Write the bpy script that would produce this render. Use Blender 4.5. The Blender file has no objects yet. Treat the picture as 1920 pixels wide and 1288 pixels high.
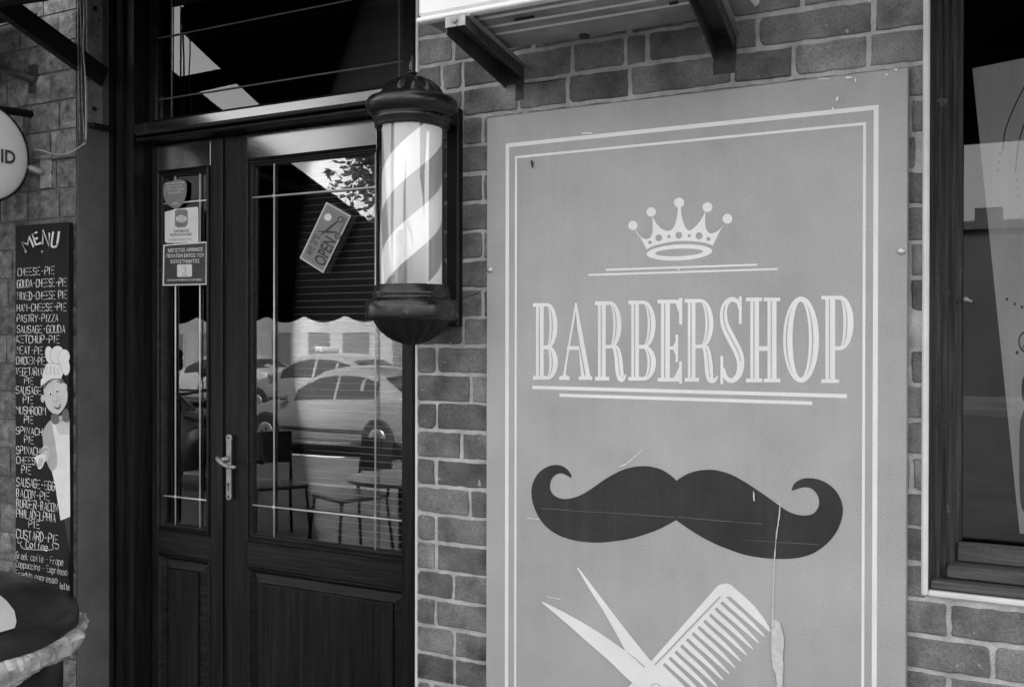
import bpy, math, random
from mathutils import Vector, Matrix, noise
from mathutils.geometry import tessellate_polygon
R = math.radians
random.seed(7)
S = bpy.context.scene
COL = S.collection

# ---------------------------------------------------------------- camera
F = 1867.0                      # focal length in photo pixels (35 mm lens, photo 1920 wide)
YAW, PITCH, ROLL = R(28.346), R(-.2808), R(-.095)
CAM = Vector((0, -2.333, 1.65))
fwd = Vector((-math.sin(YAW)*math.cos(PITCH), math.cos(YAW)*math.cos(PITCH), math.sin(PITCH)))
_r = Vector((math.cos(YAW), math.sin(YAW), 0)); _d = fwd.cross(_r)
rgt = math.cos(ROLL)*_r + math.sin(ROLL)*_d
dwn = -math.sin(ROLL)*_r + math.cos(ROLL)*_d
cd = bpy.data.cameras.new("camera"); cam = bpy.data.objects.new("camera", cd); COL.objects.link(cam)
cd.sensor_width = 36; cd.lens = 36*F/1920; cd.clip_start = .05; cd.clip_end = 600
m3 = Matrix((rgt, -dwn, -fwd)).transposed()
cam.matrix_world = Matrix.Translation(CAM) @ m3.to_4x4()
S.camera = cam

# ---------------------------------------------------------------- sky, sun, exposure
SUN_EL, SUN_AZ = R(48), R(28)      # sun behind the shop: its front stands in open shade, the street is sunlit
w = bpy.data.worlds.new("World"); S.world = w; w.use_nodes = True
nt = w.node_tree; nt.nodes.clear()
sky = nt.nodes.new("ShaderNodeTexSky"); sky.sky_type = 'NISHITA'; sky.sun_disc = False
sky.sun_elevation = SUN_EL; sky.sun_rotation = SUN_AZ; sky.dust_density = 4; sky.air_density = 1.0
bw = nt.nodes.new("ShaderNodeRGBToBW"); bg = nt.nodes.new("ShaderNodeBackground"); wo = nt.nodes.new("ShaderNodeOutputWorld")
nt.links.new(sky.outputs[0], bw.inputs[0]); nt.links.new(bw.outputs[0], bg.inputs[0]); nt.links.new(bg.outputs[0], wo.inputs[0])
bg.inputs[1].default_value = .15
sd = bpy.data.lights.new("sun", 'SUN'); sd.energy = 2.0; sd.angle = R(.6); sd.color = (1, 1, 1)
so = bpy.data.objects.new("sun", sd); COL.objects.link(so)
sdir = Vector((math.sin(SUN_AZ)*math.cos(SUN_EL), math.cos(SUN_AZ)*math.cos(SUN_EL), math.sin(SUN_EL)))
so.rotation_euler = (-sdir).to_track_quat('-Z', 'Y').to_euler()
S.view_settings.view_transform = 'Standard'; S.view_settings.look = 'None'
S.view_settings.exposure = 2.72; S.view_settings.gamma = 1
S.render.engine = 'CYCLES'

# ---------------------------------------------------------------- photo pixel -> point on a real plane
def ray(u, v): return fwd + (u-960)/F*rgt + (v-644)/F*dwn
def P(u, v, Y):
    d = ray(u, v); t = (Y-CAM.y)/d.y
    return CAM + d*t
def PX(u, v, X):
    d = ray(u, v); t = (X-CAM.x)/d.x
    return CAM + d*t
def X_(u, Y, v=650): return P(u, v, Y).x
def Z_(u, v, Y): return P(u, v, Y).z

# ---------------------------------------------------------------- materials
MATS = {}
def mat(name, c, c2=None, scale=6, stretch=(1, 1, 1), rough=.6, bump=0, bscale=60, metal=0, spec=.5, coat=0,
        lo=.35, hi=.65, rough2=None, detail=6, fine=0, fscale=300, streak=0, coatior=1.5, emit=0, bstretch=None, attr=False, spots=0, spotc=None, spotscale=60):
    m = bpy.data.materials.new(name); m.use_nodes = True; MATS[name] = m
    n = m.node_tree.nodes; l = m.node_tree.links; b = n["Principled BSDF"]
    b.inputs['Roughness'].default_value = rough; b.inputs['Metallic'].default_value = metal
    b.inputs['Specular IOR Level'].default_value = spec; b.inputs['Coat Weight'].default_value = coat
    b.inputs['Coat Roughness'].default_value = .12; b.inputs['Coat IOR'].default_value = coatior
    b.inputs['Emission Color'].default_value = (1, 1, 1, 1); b.inputs['Emission Strength'].default_value = emit
    tc = n.new('ShaderNodeTexCoord')
    def nz(sc, st=(1, 1, 1), det=detail):
        mp = n.new('ShaderNodeMapping'); mp.inputs['Scale'].default_value = st; l.new(tc.outputs['Object'], mp.inputs[0])
        t = n.new('ShaderNodeTexNoise'); t.inputs['Scale'].default_value = sc; t.inputs['Detail'].default_value = det
        t.inputs['Roughness'].default_value = .6
        l.new(mp.outputs[0], t.inputs['Vector']); return t
    t = nz(scale, stretch)
    rp = n.new('ShaderNodeValToRGB'); l.new(t.outputs[0], rp.inputs[0])
    c2 = c if c2 is None else c2
    rp.color_ramp.elements[0].position = lo; rp.color_ramp.elements[1].position = hi
    rp.color_ramp.elements[0].color = (c, c, c, 1); rp.color_ramp.elements[1].color = (c2, c2, c2, 1)
    out = rp.outputs[0]
    def mul(a, bsock):
        mx = n.new('ShaderNodeMix'); mx.data_type = 'RGBA'; mx.blend_type = 'MULTIPLY'; mx.inputs[0].default_value = 1
        l.new(a, mx.inputs[6]); l.new(bsock, mx.inputs[7]); return mx.outputs[2]
    if attr:
        a = n.new('ShaderNodeAttribute'); a.attribute_name = 'tone'; out = mul(out, a.outputs['Color'])
    if fine:
        f = nz(fscale, det=2); mr = n.new('ShaderNodeMapRange'); l.new(f.outputs[0], mr.inputs[0])
        mr.inputs[1].default_value = .25; mr.inputs[2].default_value = .75
        mr.inputs[3].default_value = 1-fine; mr.inputs[4].default_value = 1+fine
        out = mul(out, mr.outputs[0])
    if streak:
        f = nz(4, (9, 9, .5), 5); mr = n.new('ShaderNodeMapRange'); l.new(f.outputs[0], mr.inputs[0])
        mr.inputs[1].default_value = .3; mr.inputs[2].default_value = .7
        mr.inputs[3].default_value = 1-streak; mr.inputs[4].default_value = 1+streak
        out = mul(out, mr.outputs[0])
    if spots:
        f = nz(spotscale, det=3); mr = n.new('ShaderNodeMapRange'); l.new(f.outputs[0], mr.inputs[0])
        mr.inputs[1].default_value = spots; mr.inputs[2].default_value = spots+.03
        mx = n.new('ShaderNodeMix'); mx.data_type = 'RGBA'; l.new(mr.outputs[0], mx.inputs[0]); l.new(out, mx.inputs[6])
        mx.inputs[7].default_value = (spotc, spotc, spotc, 1); out = mx.outputs[2]
    l.new(out, b.inputs['Base Color'])
    if rough2 is not None:
        q = nz(scale*2.3, stretch); mr = n.new('ShaderNodeMapRange'); l.new(q.outputs[0], mr.inputs[0])
        mr.inputs[1].default_value = .3; mr.inputs[2].default_value = .7
        mr.inputs[3].default_value = rough; mr.inputs[4].default_value = rough2; l.new(mr.outputs[0], b.inputs['Roughness'])
    if bump:
        q = nz(bscale, bstretch or stretch); bp = n.new('ShaderNodeBump'); bp.inputs['Strength'].default_value = 1
        bp.inputs['Distance'].default_value = bump; l.new(q.outputs[0], bp.inputs['Height']); l.new(bp.outputs[0], b.inputs['Normal'])
    return m
def glassmat(name, gain=1.0, tint=1.0, rough=.0, add=0.0, wave=.0006):
    m = bpy.data.materials.new(name); m.use_nodes = True; n = m.node_tree.nodes; l = m.node_tree.links; n.clear()
    o = n.new('ShaderNodeOutputMaterial'); mx = n.new('ShaderNodeMixShader'); tr = n.new('ShaderNodeBsdfTransparent')
    gl = n.new('ShaderNodeBsdfGlossy'); fr = n.new('ShaderNodeFresnel'); ma = n.new('ShaderNodeMath'); ma.operation = 'MULTIPLY_ADD'
    fr.inputs[0].default_value = 1.52; ma.inputs[1].default_value = gain; ma.inputs[2].default_value = add; ma.use_clamp = True
    l.new(fr.outputs[0], ma.inputs[0]); l.new(ma.outputs[0], mx.inputs[0]); l.new(tr.outputs[0], mx.inputs[1]); l.new(gl.outputs[0], mx.inputs[2])
    tr.inputs[0].default_value = (tint, tint, tint, 1); gl.inputs['Roughness'].default_value = rough
    tc = n.new('ShaderNodeTexCoord'); t = n.new('ShaderNodeTexNoise'); t.inputs['Scale'].default_value = 2.2; t.inputs['Detail'].default_value = 1
    l.new(tc.outputs['Object'], t.inputs['Vector']); bp = n.new('ShaderNodeBump'); bp.inputs['Distance'].default_value = wave
    bp.inputs['Strength'].default_value = 1; l.new(t.outputs[0], bp.inputs['Height']); l.new(bp.outputs[0], gl.inputs['Normal'])
    l.new(mx.outputs[0], o.inputs[0]); MATS[name] = m; return m

WOODZ = (14, 14, .7); WOODX = (.7, 14, 14)
mat('door wood', .003, .020, scale=5, stretch=WOODZ, rough=.3, rough2=.55, bump=.0014, bscale=9, fine=.35, spec=.22, lo=.3, hi=.8, spots=.70, spotc=.05, spotscale=60, streak=.35)
mat('door wood rail', .003, .018, scale=5, stretch=WOODX, rough=.3, rough2=.5, bump=.0014, bscale=9, fine=.35, spec=.25, spots=.70, spotc=.05, spotscale=60)
mat('varnished rail', .005, .014, scale=5, stretch=WOODX, rough=.14, rough2=.22, bump=.0004, bscale=40, bstretch=(1,3,3), fine=.2, coat=1, spec=1, coatior=2.1)
mat('frame wood', .003, .014, scale=5, stretch=WOODZ, rough=.3, rough2=.5, bump=.001, bscale=8, fine=.3, spec=.25, spots=.71, spotc=.05, spotscale=60)
mat('weathered wood', .016, .07, scale=5, stretch=(30, 30, .9), rough=.6, rough2=.8, bump=.004, bscale=9, fine=.45, spec=.3, spots=.68, spotc=.13, spotscale=22)
mat('weathered sill', .035, .10, scale=5, stretch=(.9, 26, 26), rough=.65, bump=.0025, bscale=8, fine=.3)
mat('brick', .06, .27, scale=9, rough=.85, rough2=.6, bump=.004, bscale=90, fine=.34, fscale=200, attr=True, lo=.3, hi=.72, detail=8, spots=.70, spotc=.34, spotscale=45)
mat('mortar', .34, .56, scale=18, rough=.92, bump=.004, bscale=110, fine=.22, fscale=300)
mat('stone', .06, .34, scale=26, rough=.85, bump=.006, bscale=60, fine=.4, fscale=200, attr=True, lo=.3, hi=.75)
mat('stone joint', .10, .2, scale=14, rough=.95, bump=.003, bscale=90)
mat('reveal paint', .085, .125, scale=6, rough=.7, bump=.003, bscale=50, fine=.22, fscale=260, spots=.74, spotc=.17, spotscale=28)
mat('white edge', .62, .75, scale=9, rough=.5, bump=.001, bscale=60, fine=.05)
mat('sign print', .31, .44, scale=3.2, rough=.6, bump=.0002, bscale=300, fine=.2, fscale=330, lo=.25, hi=.75, spots=.775, spotc=.66, spotscale=80, streak=.03)
mat('sign ink white', .74, .82, scale=6, rough=.6, fine=.08, fscale=380)
mat('sign ink grey', .37, .41, scale=2, rough=.6, fine=.12, fscale=380)
mat('sign ink dark', .020, .036, scale=5, rough=.55, fine=.4, fscale=380, spec=.35, spots=.77, spotc=.09, spotscale=40, streak=.2)
mat('sign edge', .22, .3, rough=.7)
mat('paper scrap', .5, .62, scale=80, rough=.8, bump=.001, bscale=150)
mat('screw metal', .5, .6, rough=.4, metal=.6)
mat('black metal', .006, .014, scale=12, rough=.2, rough2=.34, bump=.0003, bscale=60, fine=.2, spec=.6)
mat('black shade metal', .004, .01, scale=18, rough=.5, spec=.3)
mat('pole grey', .46, .52, scale=3, rough=.5, emit=.008)   # the pole is a lit lamp
mat('pole white', .88, .92, scale=3, rough=.5, emit=.026)
mat('came', .55, .7, scale=20, rough=.38, metal=.35)
mat('came dull', .16, .22, scale=20, rough=.5)
mat('transom board', .10, .14, scale=5, stretch=WOODX, rough=.6)
mat('brass', .28, .42, scale=30, rough=.35, metal=.7, rough2=.5)
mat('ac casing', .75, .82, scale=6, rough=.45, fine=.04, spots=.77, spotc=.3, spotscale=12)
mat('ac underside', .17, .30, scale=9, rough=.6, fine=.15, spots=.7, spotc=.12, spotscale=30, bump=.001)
mat('ac dark', .02, rough=.7)
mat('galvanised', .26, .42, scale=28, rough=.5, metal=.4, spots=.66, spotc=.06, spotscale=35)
mat('bracket shade and pipe', .02, .07, scale=28, rough=.6, metal=.2, spots=.66, spotc=.03, spotscale=35)  # bracket steel darkened to stand for shade inside the channel, also on the pipe
mat('blind', .013, .02, scale=8, rough=.4)
mat('blind edge', .5, .6, scale=8, rough=.4)
mat('interior', .02, .035, scale=2, rough=.8)
mat('chalkboard', .006, .014, scale=7, rough=.6, fine=.35, spec=.2, streak=.4)
mat('chalk', .72, .85, scale=50, rough=.85)
mat('chef white', .78, .84, scale=20, rough=.7, fine=.06)
mat('chef shade', .42, .48, scale=20, rough=.7)
mat('chef skin', .58, .66, scale=20, rough=.7, fine=.06)
mat('chef dark', .03, rough=.7)
mat('chef grey', .12, .16, scale=20, rough=.7)
mat('sticker grey', .17, .21, scale=20, rough=.45, fine=.1)
mat('sticker dark', .045, .06, scale=20, rough=.45)
mat('sticker white', .62, .7, scale=20, rough=.45)
mat('sticker ink', .03, rough=.5)
mat('lamp disc', .70, .80, scale=3, rough=.3, fine=.03)
mat('cable', .05, .2, scale=30, rough=.5)
mat('cable light', .3, .4, scale=30, rough=.5)
mat('bin plastic', .010, .018, scale=10, rough=.3, rough2=.42, bump=.0006, bscale=80, fine=.25, spec=.35)
mat('bin liner', .16, .40, scale=9, stretch=(1,1,3), rough=.25, fine=.12)
mat('bin opening', .30, .38, scale=5, rough=.6)
mat('poster', .40, .48, scale=3, rough=.6, fine=.12, fscale=300, streak=.1)
mat('poster ink', .02, rough=.5)
mat('awning cloth', .018, .030, scale=4, rough=.95, spec=.1, bump=.002, bscale=30)
mat('arm metal', .008, .014, scale=12, rough=.5, spec=.2)
mat('plate metal', .16, .30, scale=24, rough=.55, metal=.2, spots=.62, spotc=.05, spotscale=30, bump=.001)
mat('asphalt', .05, .085, scale=1.2, rough=.9, bump=.006, bscale=80, fine=.2)
mat('paving', .11, .17, scale=2, rough=.85, bump=.004, bscale=40, fine=.15)
mat('kerb', .3, .38, scale=5, rough=.8)
mat('road paint', .6, .7, scale=5, rough=.6)
mat('car silver', .23, .27, scale=2, rough=.3, metal=.3, coat=.7)
mat('car white', .38, .44, scale=2, rough=.3, coat=.6)
mat('car dark', .03, .04, scale=2, rough=.3, coat=.7)
mat('car glass', .03, rough=.08, spec=.8)
mat('tyre', .015, .02, rough=.8)
mat('rim', .35, .45, rough=.3, metal=.7)
mat('lamp lens', .7, rough=.15)
mat('render wall', .24, .33, scale=.7, rough=.85)
mat('render wall pale', .27, .33, scale=.7, rough=.85)
mat('render wall dark', .07, .10, scale=.7, rough=.85)
mat('far window', .12, .16, rough=.15)
mat('bark', .06, .10, scale=9, stretch=(4, 4, .6), rough=.9, bump=.02, bscale=9)
mat('leaves', .06, .13, scale=.9, rough=.7, spec=.2)
mat('plastic black', .02, .03, rough=.4)
mat('table top', .4, .5, scale=4, rough=.4)
mat('step stone', .25, .33, scale=8, rough=.7, bump=.002)
glassmat('door glass', gain=2.0, tint=.93, add=.01)
glassmat('window glass', gain=1.0, tint=.9, wave=.0001)
glassmat('pole glass', gain=1.8, tint=1, wave=.0002)

# ---------------------------------------------------------------- mesh builder
def cr(pts, n=6, closed=True):
    """Catmull-Rom through points; entries with a third value are corners."""
    N = len(pts); out = []
    for i in range(N if closed else N-1):
        p1 = pts[i]; p2 = pts[(i+1) % N]
        p0 = pts[i-1] if (closed or i > 0) else p1
        p3 = pts[(i+2) % N] if (closed or i < N-2) else p2
        if len(p1) > 2: p0 = p1
        if len(p2) > 2: p3 = p2
        for k in range(n):
            t = k/n
            out.append(tuple(.5*(2*p1[j]+(p2[j]-p0[j])*t+(2*p0[j]-5*p1[j]+4*p2[j]-p3[j])*t*t+(3*p1[j]-p0[j]-3*p2[j]+p3[j])*t**3) for j in (0, 1)))
    if not closed: out.append(tuple(pts[-1][:2]))
    return out
def arc(cx, cy, rx, ry, a0, a1, n=14, tilt=0):
    o = []
    for i in range(n+1):
        a = R(a0+(a1-a0)*i/n); x = rx*math.cos(a); y = -ry*math.sin(a); t = R(tilt)
        o.append((cx+x*math.cos(t)+y*math.sin(t), cy-x*math.sin(t)+y*math.cos(t)))
    return o
def ribbon(pts, ws):
    N = len(pts); L = []; Rr = []
    for i in range(N):
        a = pts[max(0, i-1)]; b = pts[min(N-1, i+1)]; dx, dy = b[0]-a[0], b[1]-a[1]; h = math.hypot(dx, dy) or 1
        w_ = ws[i]/2 if isinstance(ws, (list, tuple)) else ws/2
        L.append((pts[i][0]-dy/h*w_, pts[i][1]+dx/h*w_)); Rr.append((pts[i][0]+dy/h*w_, pts[i][1]-dx/h*w_))
    return L+Rr[::-1]

class MB:
    def __init__(s): s.v = []; s.f = []; s.m = []; s.mats = []; s.t = []; s.sm = []
    def mi(s, name):
        if name not in s.mats: s.mats.append(name)
        return s.mats.index(name)
    def add(s, vs, fs, name, tone=1.0, smooth=False):
        b = len(s.v); s.v += [Vector(v) for v in vs]; s.t += [tone]*len(vs); k = s.mi(name)
        for f in fs: s.f.append([b+i for i in f]); s.m.append(k); s.sm.append(smooth)
        return s
    def box(s, x0, x1, y0, y1, z0, z1, name, bev=0, tone=1.0):
        if x0 > x1: x0, x1 = x1, x0
        if y0 > y1: y0, y1 = y1, y0
        if z0 > z1: z0, z1 = z1, z0
        if bev <= 0:
            vs = [(x, y, z) for z in (z0, z1) for y in (y0, y1) for x in (x0, x1)]
            fs = [(0, 2, 3, 1), (4, 5, 7, 6), (0, 1, 5, 4), (2, 6, 7, 3), (0, 4, 6, 2), (1, 3, 7, 5)]
            return s.add(vs, fs, name, tone)
        b = min(bev, (x1-x0)/2.01, (y1-y0)/2.01, (z1-z0)/2.01)
        loops = []
        for z, i in ((z0, b), (z0+b, 0), (z1-b, 0), (z1, b)):
            q = b
            xa, xb, ya, yb = x0+i, x1-i, y0+i, y1-i
            c = q if i == 0 else 0.0005
            loops.append([(xa+c, ya, z), (xb-c, ya, z), (xb, ya+c, z), (xb, yb-c, z), (xb-c, yb, z), (xa+c, yb, z), (xa, yb-c, z), (xa, ya+c, z)])
        return s.loft(loops, name, True, True, tone=tone)
    def loft(s, loops, name, cap0=False, cap1=False, closed=True, tone=1.0, smooth=False):
        n = len(loops[0]); vs = [p for L in loops for p in L]; fs = []
        for k in range(len(loops)-1):
            for i in range(n if closed else n-1):
                j = (i+1) % n; fs.append((k*n+i, k*n+j, (k+1)*n+j, (k+1)*n+i))
        if cap0: fs.append(tuple(range(n))[::-1])
        if cap1: fs.append(tuple((len(loops)-1)*n+i for i in range(n)))
        return s.add(vs, fs, name, tone, smooth)
    def tube(s, pts, r, name, n=8, cap=True):
        pts = [Vector(p) for p in pts]; loops = []
        rs = r if isinstance(r, (list, tuple)) else [r]*len(pts)
        up = Vector((0, 0, 1))
        for i, p in enumerate(pts):
            d = (pts[min(i+1, len(pts)-1)]-pts[max(i-1, 0)]).normalized()
            a = d.cross(up) if abs(d.dot(up)) < .95 else d.cross(Vector((1, 0, 0)))
            a.normalize(); b = d.cross(a)
            loops.append([p+(a*math.cos(2*math.pi*k/n)+b*math.sin(2*math.pi*k/n))*rs[i] for k in range(n)])
        return s.loft(loops, name, cap, cap, smooth=True)
    def lathe(s, c, prof, name, n=48, flute=None, axis='Z', smooth=True, cap=True):
        loops = []
        for (r_, h, *q) in prof:
            L = []
            for k in range(n):
                a = 2*math.pi*k/n; rr = max(r_, 1e-5)
                if flute and q and q[0]: rr *= 1-q[0]*abs(math.cos(a*flute/2))**3
                if axis == 'Z': L.append((c[0]+rr*math.cos(a), c[1]+rr*math.sin(a), h))
                elif axis == 'Y': L.append((c[0]+rr*math.cos(a), h, c[2]+rr*math.sin(a)))
                else: L.append((h, c[1]+rr*math.cos(a), c[2]+rr*math.sin(a)))
            loops.append(L)
        return s.loft(loops, name, cap, cap, smooth=smooth)
    def frame(s, x0, x1, z0, z1, prof, name, fill=None):
        """mitred rectangular moulding in the xz plane; prof = [(inset, y), ...]; fill = material of the middle"""
        loops = [[(x0+i, y, z0+i), (x1-i, y, z0+i), (x1-i, y, z1-i), (x0+i, y, z1-i)] for i, y in prof]
        s.loft(loops, name)
        if fill: s.add(loops[-1], [(0, 1, 2, 3)], fill)
        return s
    def poly(s, loops, fn, name):
        """filled polygon (first loop outer, rest holes) of 2-D points mapped by fn to 3-D"""
        L3 = [[Vector((p[0], -p[1], 0)) for p in L] for L in loops]
        tr = tessellate_polygon(L3); flat = [p for L in loops for p in L]
        vs = [fn(p[0], p[1]) for p in flat]; fs = []
        for t in tr:
            a, b, c = (vs[i] for i in t)
            if (b-a).cross(c-a).length < 1e-12: continue
            fs.append(tuple(t))
        # face the street (-y) or +x
        if fs:
            nsum = Vector()
            for t in fs: a, b, c = (vs[i] for i in t); nsum += (b-a).cross(c-a)
            if nsum.y > 0: fs = [t[::-1] for t in fs]
        return s.add(vs, fs, name)
    def build(s, name, parent=None, **tags):
        if parent is not None: base = ROOT[parent]
        else:
            xs = [v.x for v in s.v]; ys = [v.y for v in s.v]; zs = [v.z for v in s.v]
            base = Vector(((min(xs)+max(xs))/2, (min(ys)+max(ys))/2, min(zs)))
        me = bpy.data.meshes.new(name); me.from_pydata([v-base for v in s.v], [], s.f)
        for q in s.mats: me.materials.append(MATS[q])
        me.polygons.foreach_set('material_index', s.m); me.polygons.foreach_set('use_smooth', s.sm)
        if min(s.t) != 1 or max(s.t) != 1:
            a = me.color_attributes.new('tone', 'FLOAT_COLOR', 'POINT')
            for i, t in enumerate(s.t): a.data[i].color = (t, t, t, 1)
        me.update(); me.validate()
        o = bpy.data.objects.new(name, me); COL.objects.link(o)
        if parent is not None: o.parent = parent
        else: o.location = base
        ROOT[o] = base
        for k, v in tags.items(): o[k] = v
        return o
ROOT = {}
def thing(name, label, cat, loc, group=None):
    o = bpy.data.objects.new(name, None); COL.objects.link(o); o.location = loc; o['label'] = label; o['category'] = cat
    o.empty_display_size = .1
    if group: o['group'] = group
    ROOT[o] = Vector(loc); return o
def kids(o): return [c for c in list(COL.objects) if c.parent == o]
def copy_tree(o, parent=None, label=None, loc=None, rz=None, group=None):
    c = o.copy(); COL.objects.link(c)
    if parent: c.parent = parent
    if label: c['label'] = label
    if loc is not None: c.location = loc
    if rz is not None: c.rotation_euler = (0, 0, rz)
    if group: c['group'] = group
    for ch in kids(o): copy_tree(ch, c)
    return c
def textmesh(s, O, U, V, mb, name, bold=0.0, depth=0, al='FIT'):
    """text s filled in the box with baseline O->U and height O->V (3-D points)"""
    cu = bpy.data.curves.new('t', 'FONT'); cu.body = s; cu.offset = bold; cu.resolution_u = 3
    ob = bpy.data.objects.new('t', cu); COL.objects.link(ob)
    dg = bpy.context.evaluated_depsgraph_get(); me = bpy.data.meshes.new_from_object(ob.evaluated_get(dg))
    bpy.data.objects.remove(ob); bpy.data.curves.remove(cu)
    if not me.vertices: return
    xs = [v.co.x for v in me.vertices]; ys = [v.co.y for v in me.vertices]
    x0, x1, y0, y1 = min(xs), max(xs), min(ys), max(ys)
    vs = [O+(U-O)*((v.co.x-x0)/(x1-x0))+(V-O)*((v.co.y-y0)/(y1-y0)) for v in me.vertices]
    mb.add(vs, [tuple(p.vertices) for p in me.polygons], name); bpy.data.meshes.remove(me)

# stroke font, digits are x (0-4) and y (0-6, m = -2)
G = dict(A='00-26-40,12-32', B='00-06-26-35-34-23-03,23-32-31-20-00', C='45-36-16-05-01-10-30-41', D='00-06-26-44-42-20-00',
 E='46-06-00-40,03-33', F='46-06-00,03-33', G='45-36-16-05-01-10-30-41-43-23', H='00-06,40-46,03-43', I='20-26', K='00-06,46-03-40',
 L='06-00-40', M='00-06-23-46-40', N='00-06-40-46', O='16-05-01-10-30-41-45-36-16', P='00-06-36-45-44-33-03', R='00-06-36-45-44-33-03,23-40',
 S='45-36-16-05-04-13-33-42-41-30-10-01', T='06-46,26-20', U='06-01-10-30-41-46', V='06-20-46', X='00-46,06-40', Y='06-23-46,23-20', Z='06-46-00-40')
G['-'] = '13-33'
G.update(a='44-40,43-34-14-03-01-10-30-41', c='43-34-14-03-01-10-30-41', d='46-40,43-34-14-03-01-10-30-41', e='02-42-43-34-14-03-01-10-30-41',
 f='46-36-25-20,14-34', i='24-20,25-26', k='06-00,44-02-30', l='26-20', n='04-00,03-14-34-43-40', o='14-03-01-10-30-41-43-34-14',
 p='04-0m,03-14-34-43-41-30-10-01', r='04-00,02-14-34', s='43-34-14-03-12-32-41-30-10-01', t='26-21-30-40,14-34', u='04-01-10-30-41,44-40')
def strokes(mb, s, O, U, V, r, name, jit=.18):
    wds = [2.0 if c == 'I' or c in 'il' else (4.4 if c in 'M' else (2.6 if c == ' ' else 4)) for c in s]
    tot = sum(wds)+1.5*(len(s)-1); x = 0
    for c, wd in zip(s, wds):
        if c != ' ':
            ox = x+(wd-4)/2 if wd < 4 else x; k = wd/4 if wd >= 4 else 1
            jy = random.uniform(-.25, .25); sl = random.uniform(-.05, .09)
            for st in G[c].split(','):
                pts = []
                for q in st.split('-'):
                    gx = int(q[0]); gy = -2 if q[1] == 'm' else int(q[1])
                    gx = gx*k+random.uniform(-jit, jit)+sl*gy; gy = gy+jy+random.uniform(-jit, jit)
                    pts.append(O+(U-O)*((ox+gx)/tot)+(V-O)*(gy/6))
                if len(pts) > 5:
                    q2 = [(p.x, p.z) for p in pts]; q2 = cr(q2, 3, False); pts = [Vector((a, pts[0].y, b)) for a, b in q2]
                mb.tube(pts, r*random.uniform(.85, 1.15), name, n=5)
        x += wd+1.5

# ================================================================ SETTING
b = MB(); b.add([(-300, -300, -.2), (300, -300, -.2), (300, 300, -.2), (-300, 300, -.2)], [(0, 1, 2, 3)], 'asphalt'); b.build('road', kind='structure')
b = MB(); b.box(-30, 30, -6.0, 0, -.196, 0, 'paving')
for i in range(31):      # joints between slabs
    pass
b.build('pavement', kind='structure')
b = MB(); b.box(-30, 30, -6.16, -6.003, -.196, .006, 'kerb', bev=.02); b.build('kerb', kind='structure')
b = MB(); b.box(-80, 80, -38, -24, -.196, -.05, 'paving'); b.build('far_pavement', kind='structure')
for i in range(10):
    b = MB(); x = -42+i*6; b.box(x, x+2.4, -9.6, -9.48, -.196, -.192, 'road paint'); b.build('lane_marking', kind='structure')

# ---- brick wall ------------------------------------------------
XD0, XD1 = X_(144.5, 0), X_(783, 0)         # door opening left / right
XW0 = X_(1741, 0)                            # window opening left
ZW0 = Z_(1800, 1112, 0)                      # window opening bottom
XW1 = XW0+1.35; ZTOP = 4.2; ZW1 = ZW0+1.9
ZD1 = 2.92                                   # door opening top
PITCHB = .0779; ZREF = Z_(845, 649, 0)
b = MB()
b.box(XD1, XW0, .0, .24, 0, ZTOP, 'mortar'); b.box(XW0+.0, XW1, .0, .24, 0, ZW0, 'mortar'); b.box(XW0, XW1, 0, .24, ZW1, ZTOP, 'mortar')
b.box(XW1, XW1+3.0, .0, .24, 0, ZTOP, 'mortar'); b.box(XD0, XD1, 0, .24, ZD1, ZTOP, 'mortar')
rows = {0: [869.5], -1: [820], -2: [884], -3: [820], -4: [866], -5: [819], -6: [882], -7: [819], -8: [819], -9: [852], -10: [819], -11: [853.5], -12: [853.5], -13: [812]}
top_rows = {}
def brick(b, x0, x1, z0, z1):
    w, h = x1-x0, z1-z0
    if w < .018 or h < .02: return
    rad = [min(random.choice([.002, .003, .004, .006, .012]), w/2.4, h/2.4) for _ in range(4)]
    pts = []
    j = lambda: random.uniform(-.0018, .0018)
    for (cx, cz, a0, r_) in ((x1-rad[0], z1-rad[0], 0, rad[0]), (x0+rad[1], z1-rad[1], 90, rad[1]), (x0+rad[2], z0+rad[2], 180, rad[2]), (x1-rad[3], z0+rad[3], 270, rad[3])):
        for k in range(4):
            a = R(a0+30*k); pts.append((cx+r_*math.cos(a)+j(), cz+r_*math.sin(a)+j()))
    # subdivide the long sides for wobble
    full = []
    for i in range(len(pts)):
        p, q = pts[i], pts[(i+1) % len(pts)]; full.append(p); L = math.hypot(q[0]-p[0], q[1]-p[1]); n = int(L/.025)
        for k in range(1, n+1):
            t = k/(n+1); full.append((p[0]+(q[0]-p[0])*t+j(), p[1]+(q[1]-p[1])*t+j()))
    cx, cz = (x0+x1)/2, (z0+z1)/2; pr = random.uniform(.003, .0065)
    def sc(p, d): return (p[0]+(-d if p[0] > cx else d), p[1]+(-d if p[1] > cz else d))
    l0 = [(p[0], .001, p[1]) for p in full]; l1 = [(sc(p, .0008)[0], -pr*.6, sc(p, .0008)[1]) for p in full]; l2 = [(sc(p, .0032)[0], -pr, sc(p, .0032)[1]) for p in full]
    b.loft([l0, l1, l2], 'brick', False, True, tone=random.choice([.6, .72, .85, .95, 1.0, 1.1, 1.2])*random.uniform(.94, 1.06))
def row_bricks(b, X0, X1, z0, z1, joints):
    g = .0050; xs = [X0-g+.004]+sorted(j for j in joints if X0+.02 < j < X1-.02)+[X1+g-.004]
    for i in range(len(xs)-1): brick(b, xs[i]+g, xs[i+1]-g, z0+g, z1-g)
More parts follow.
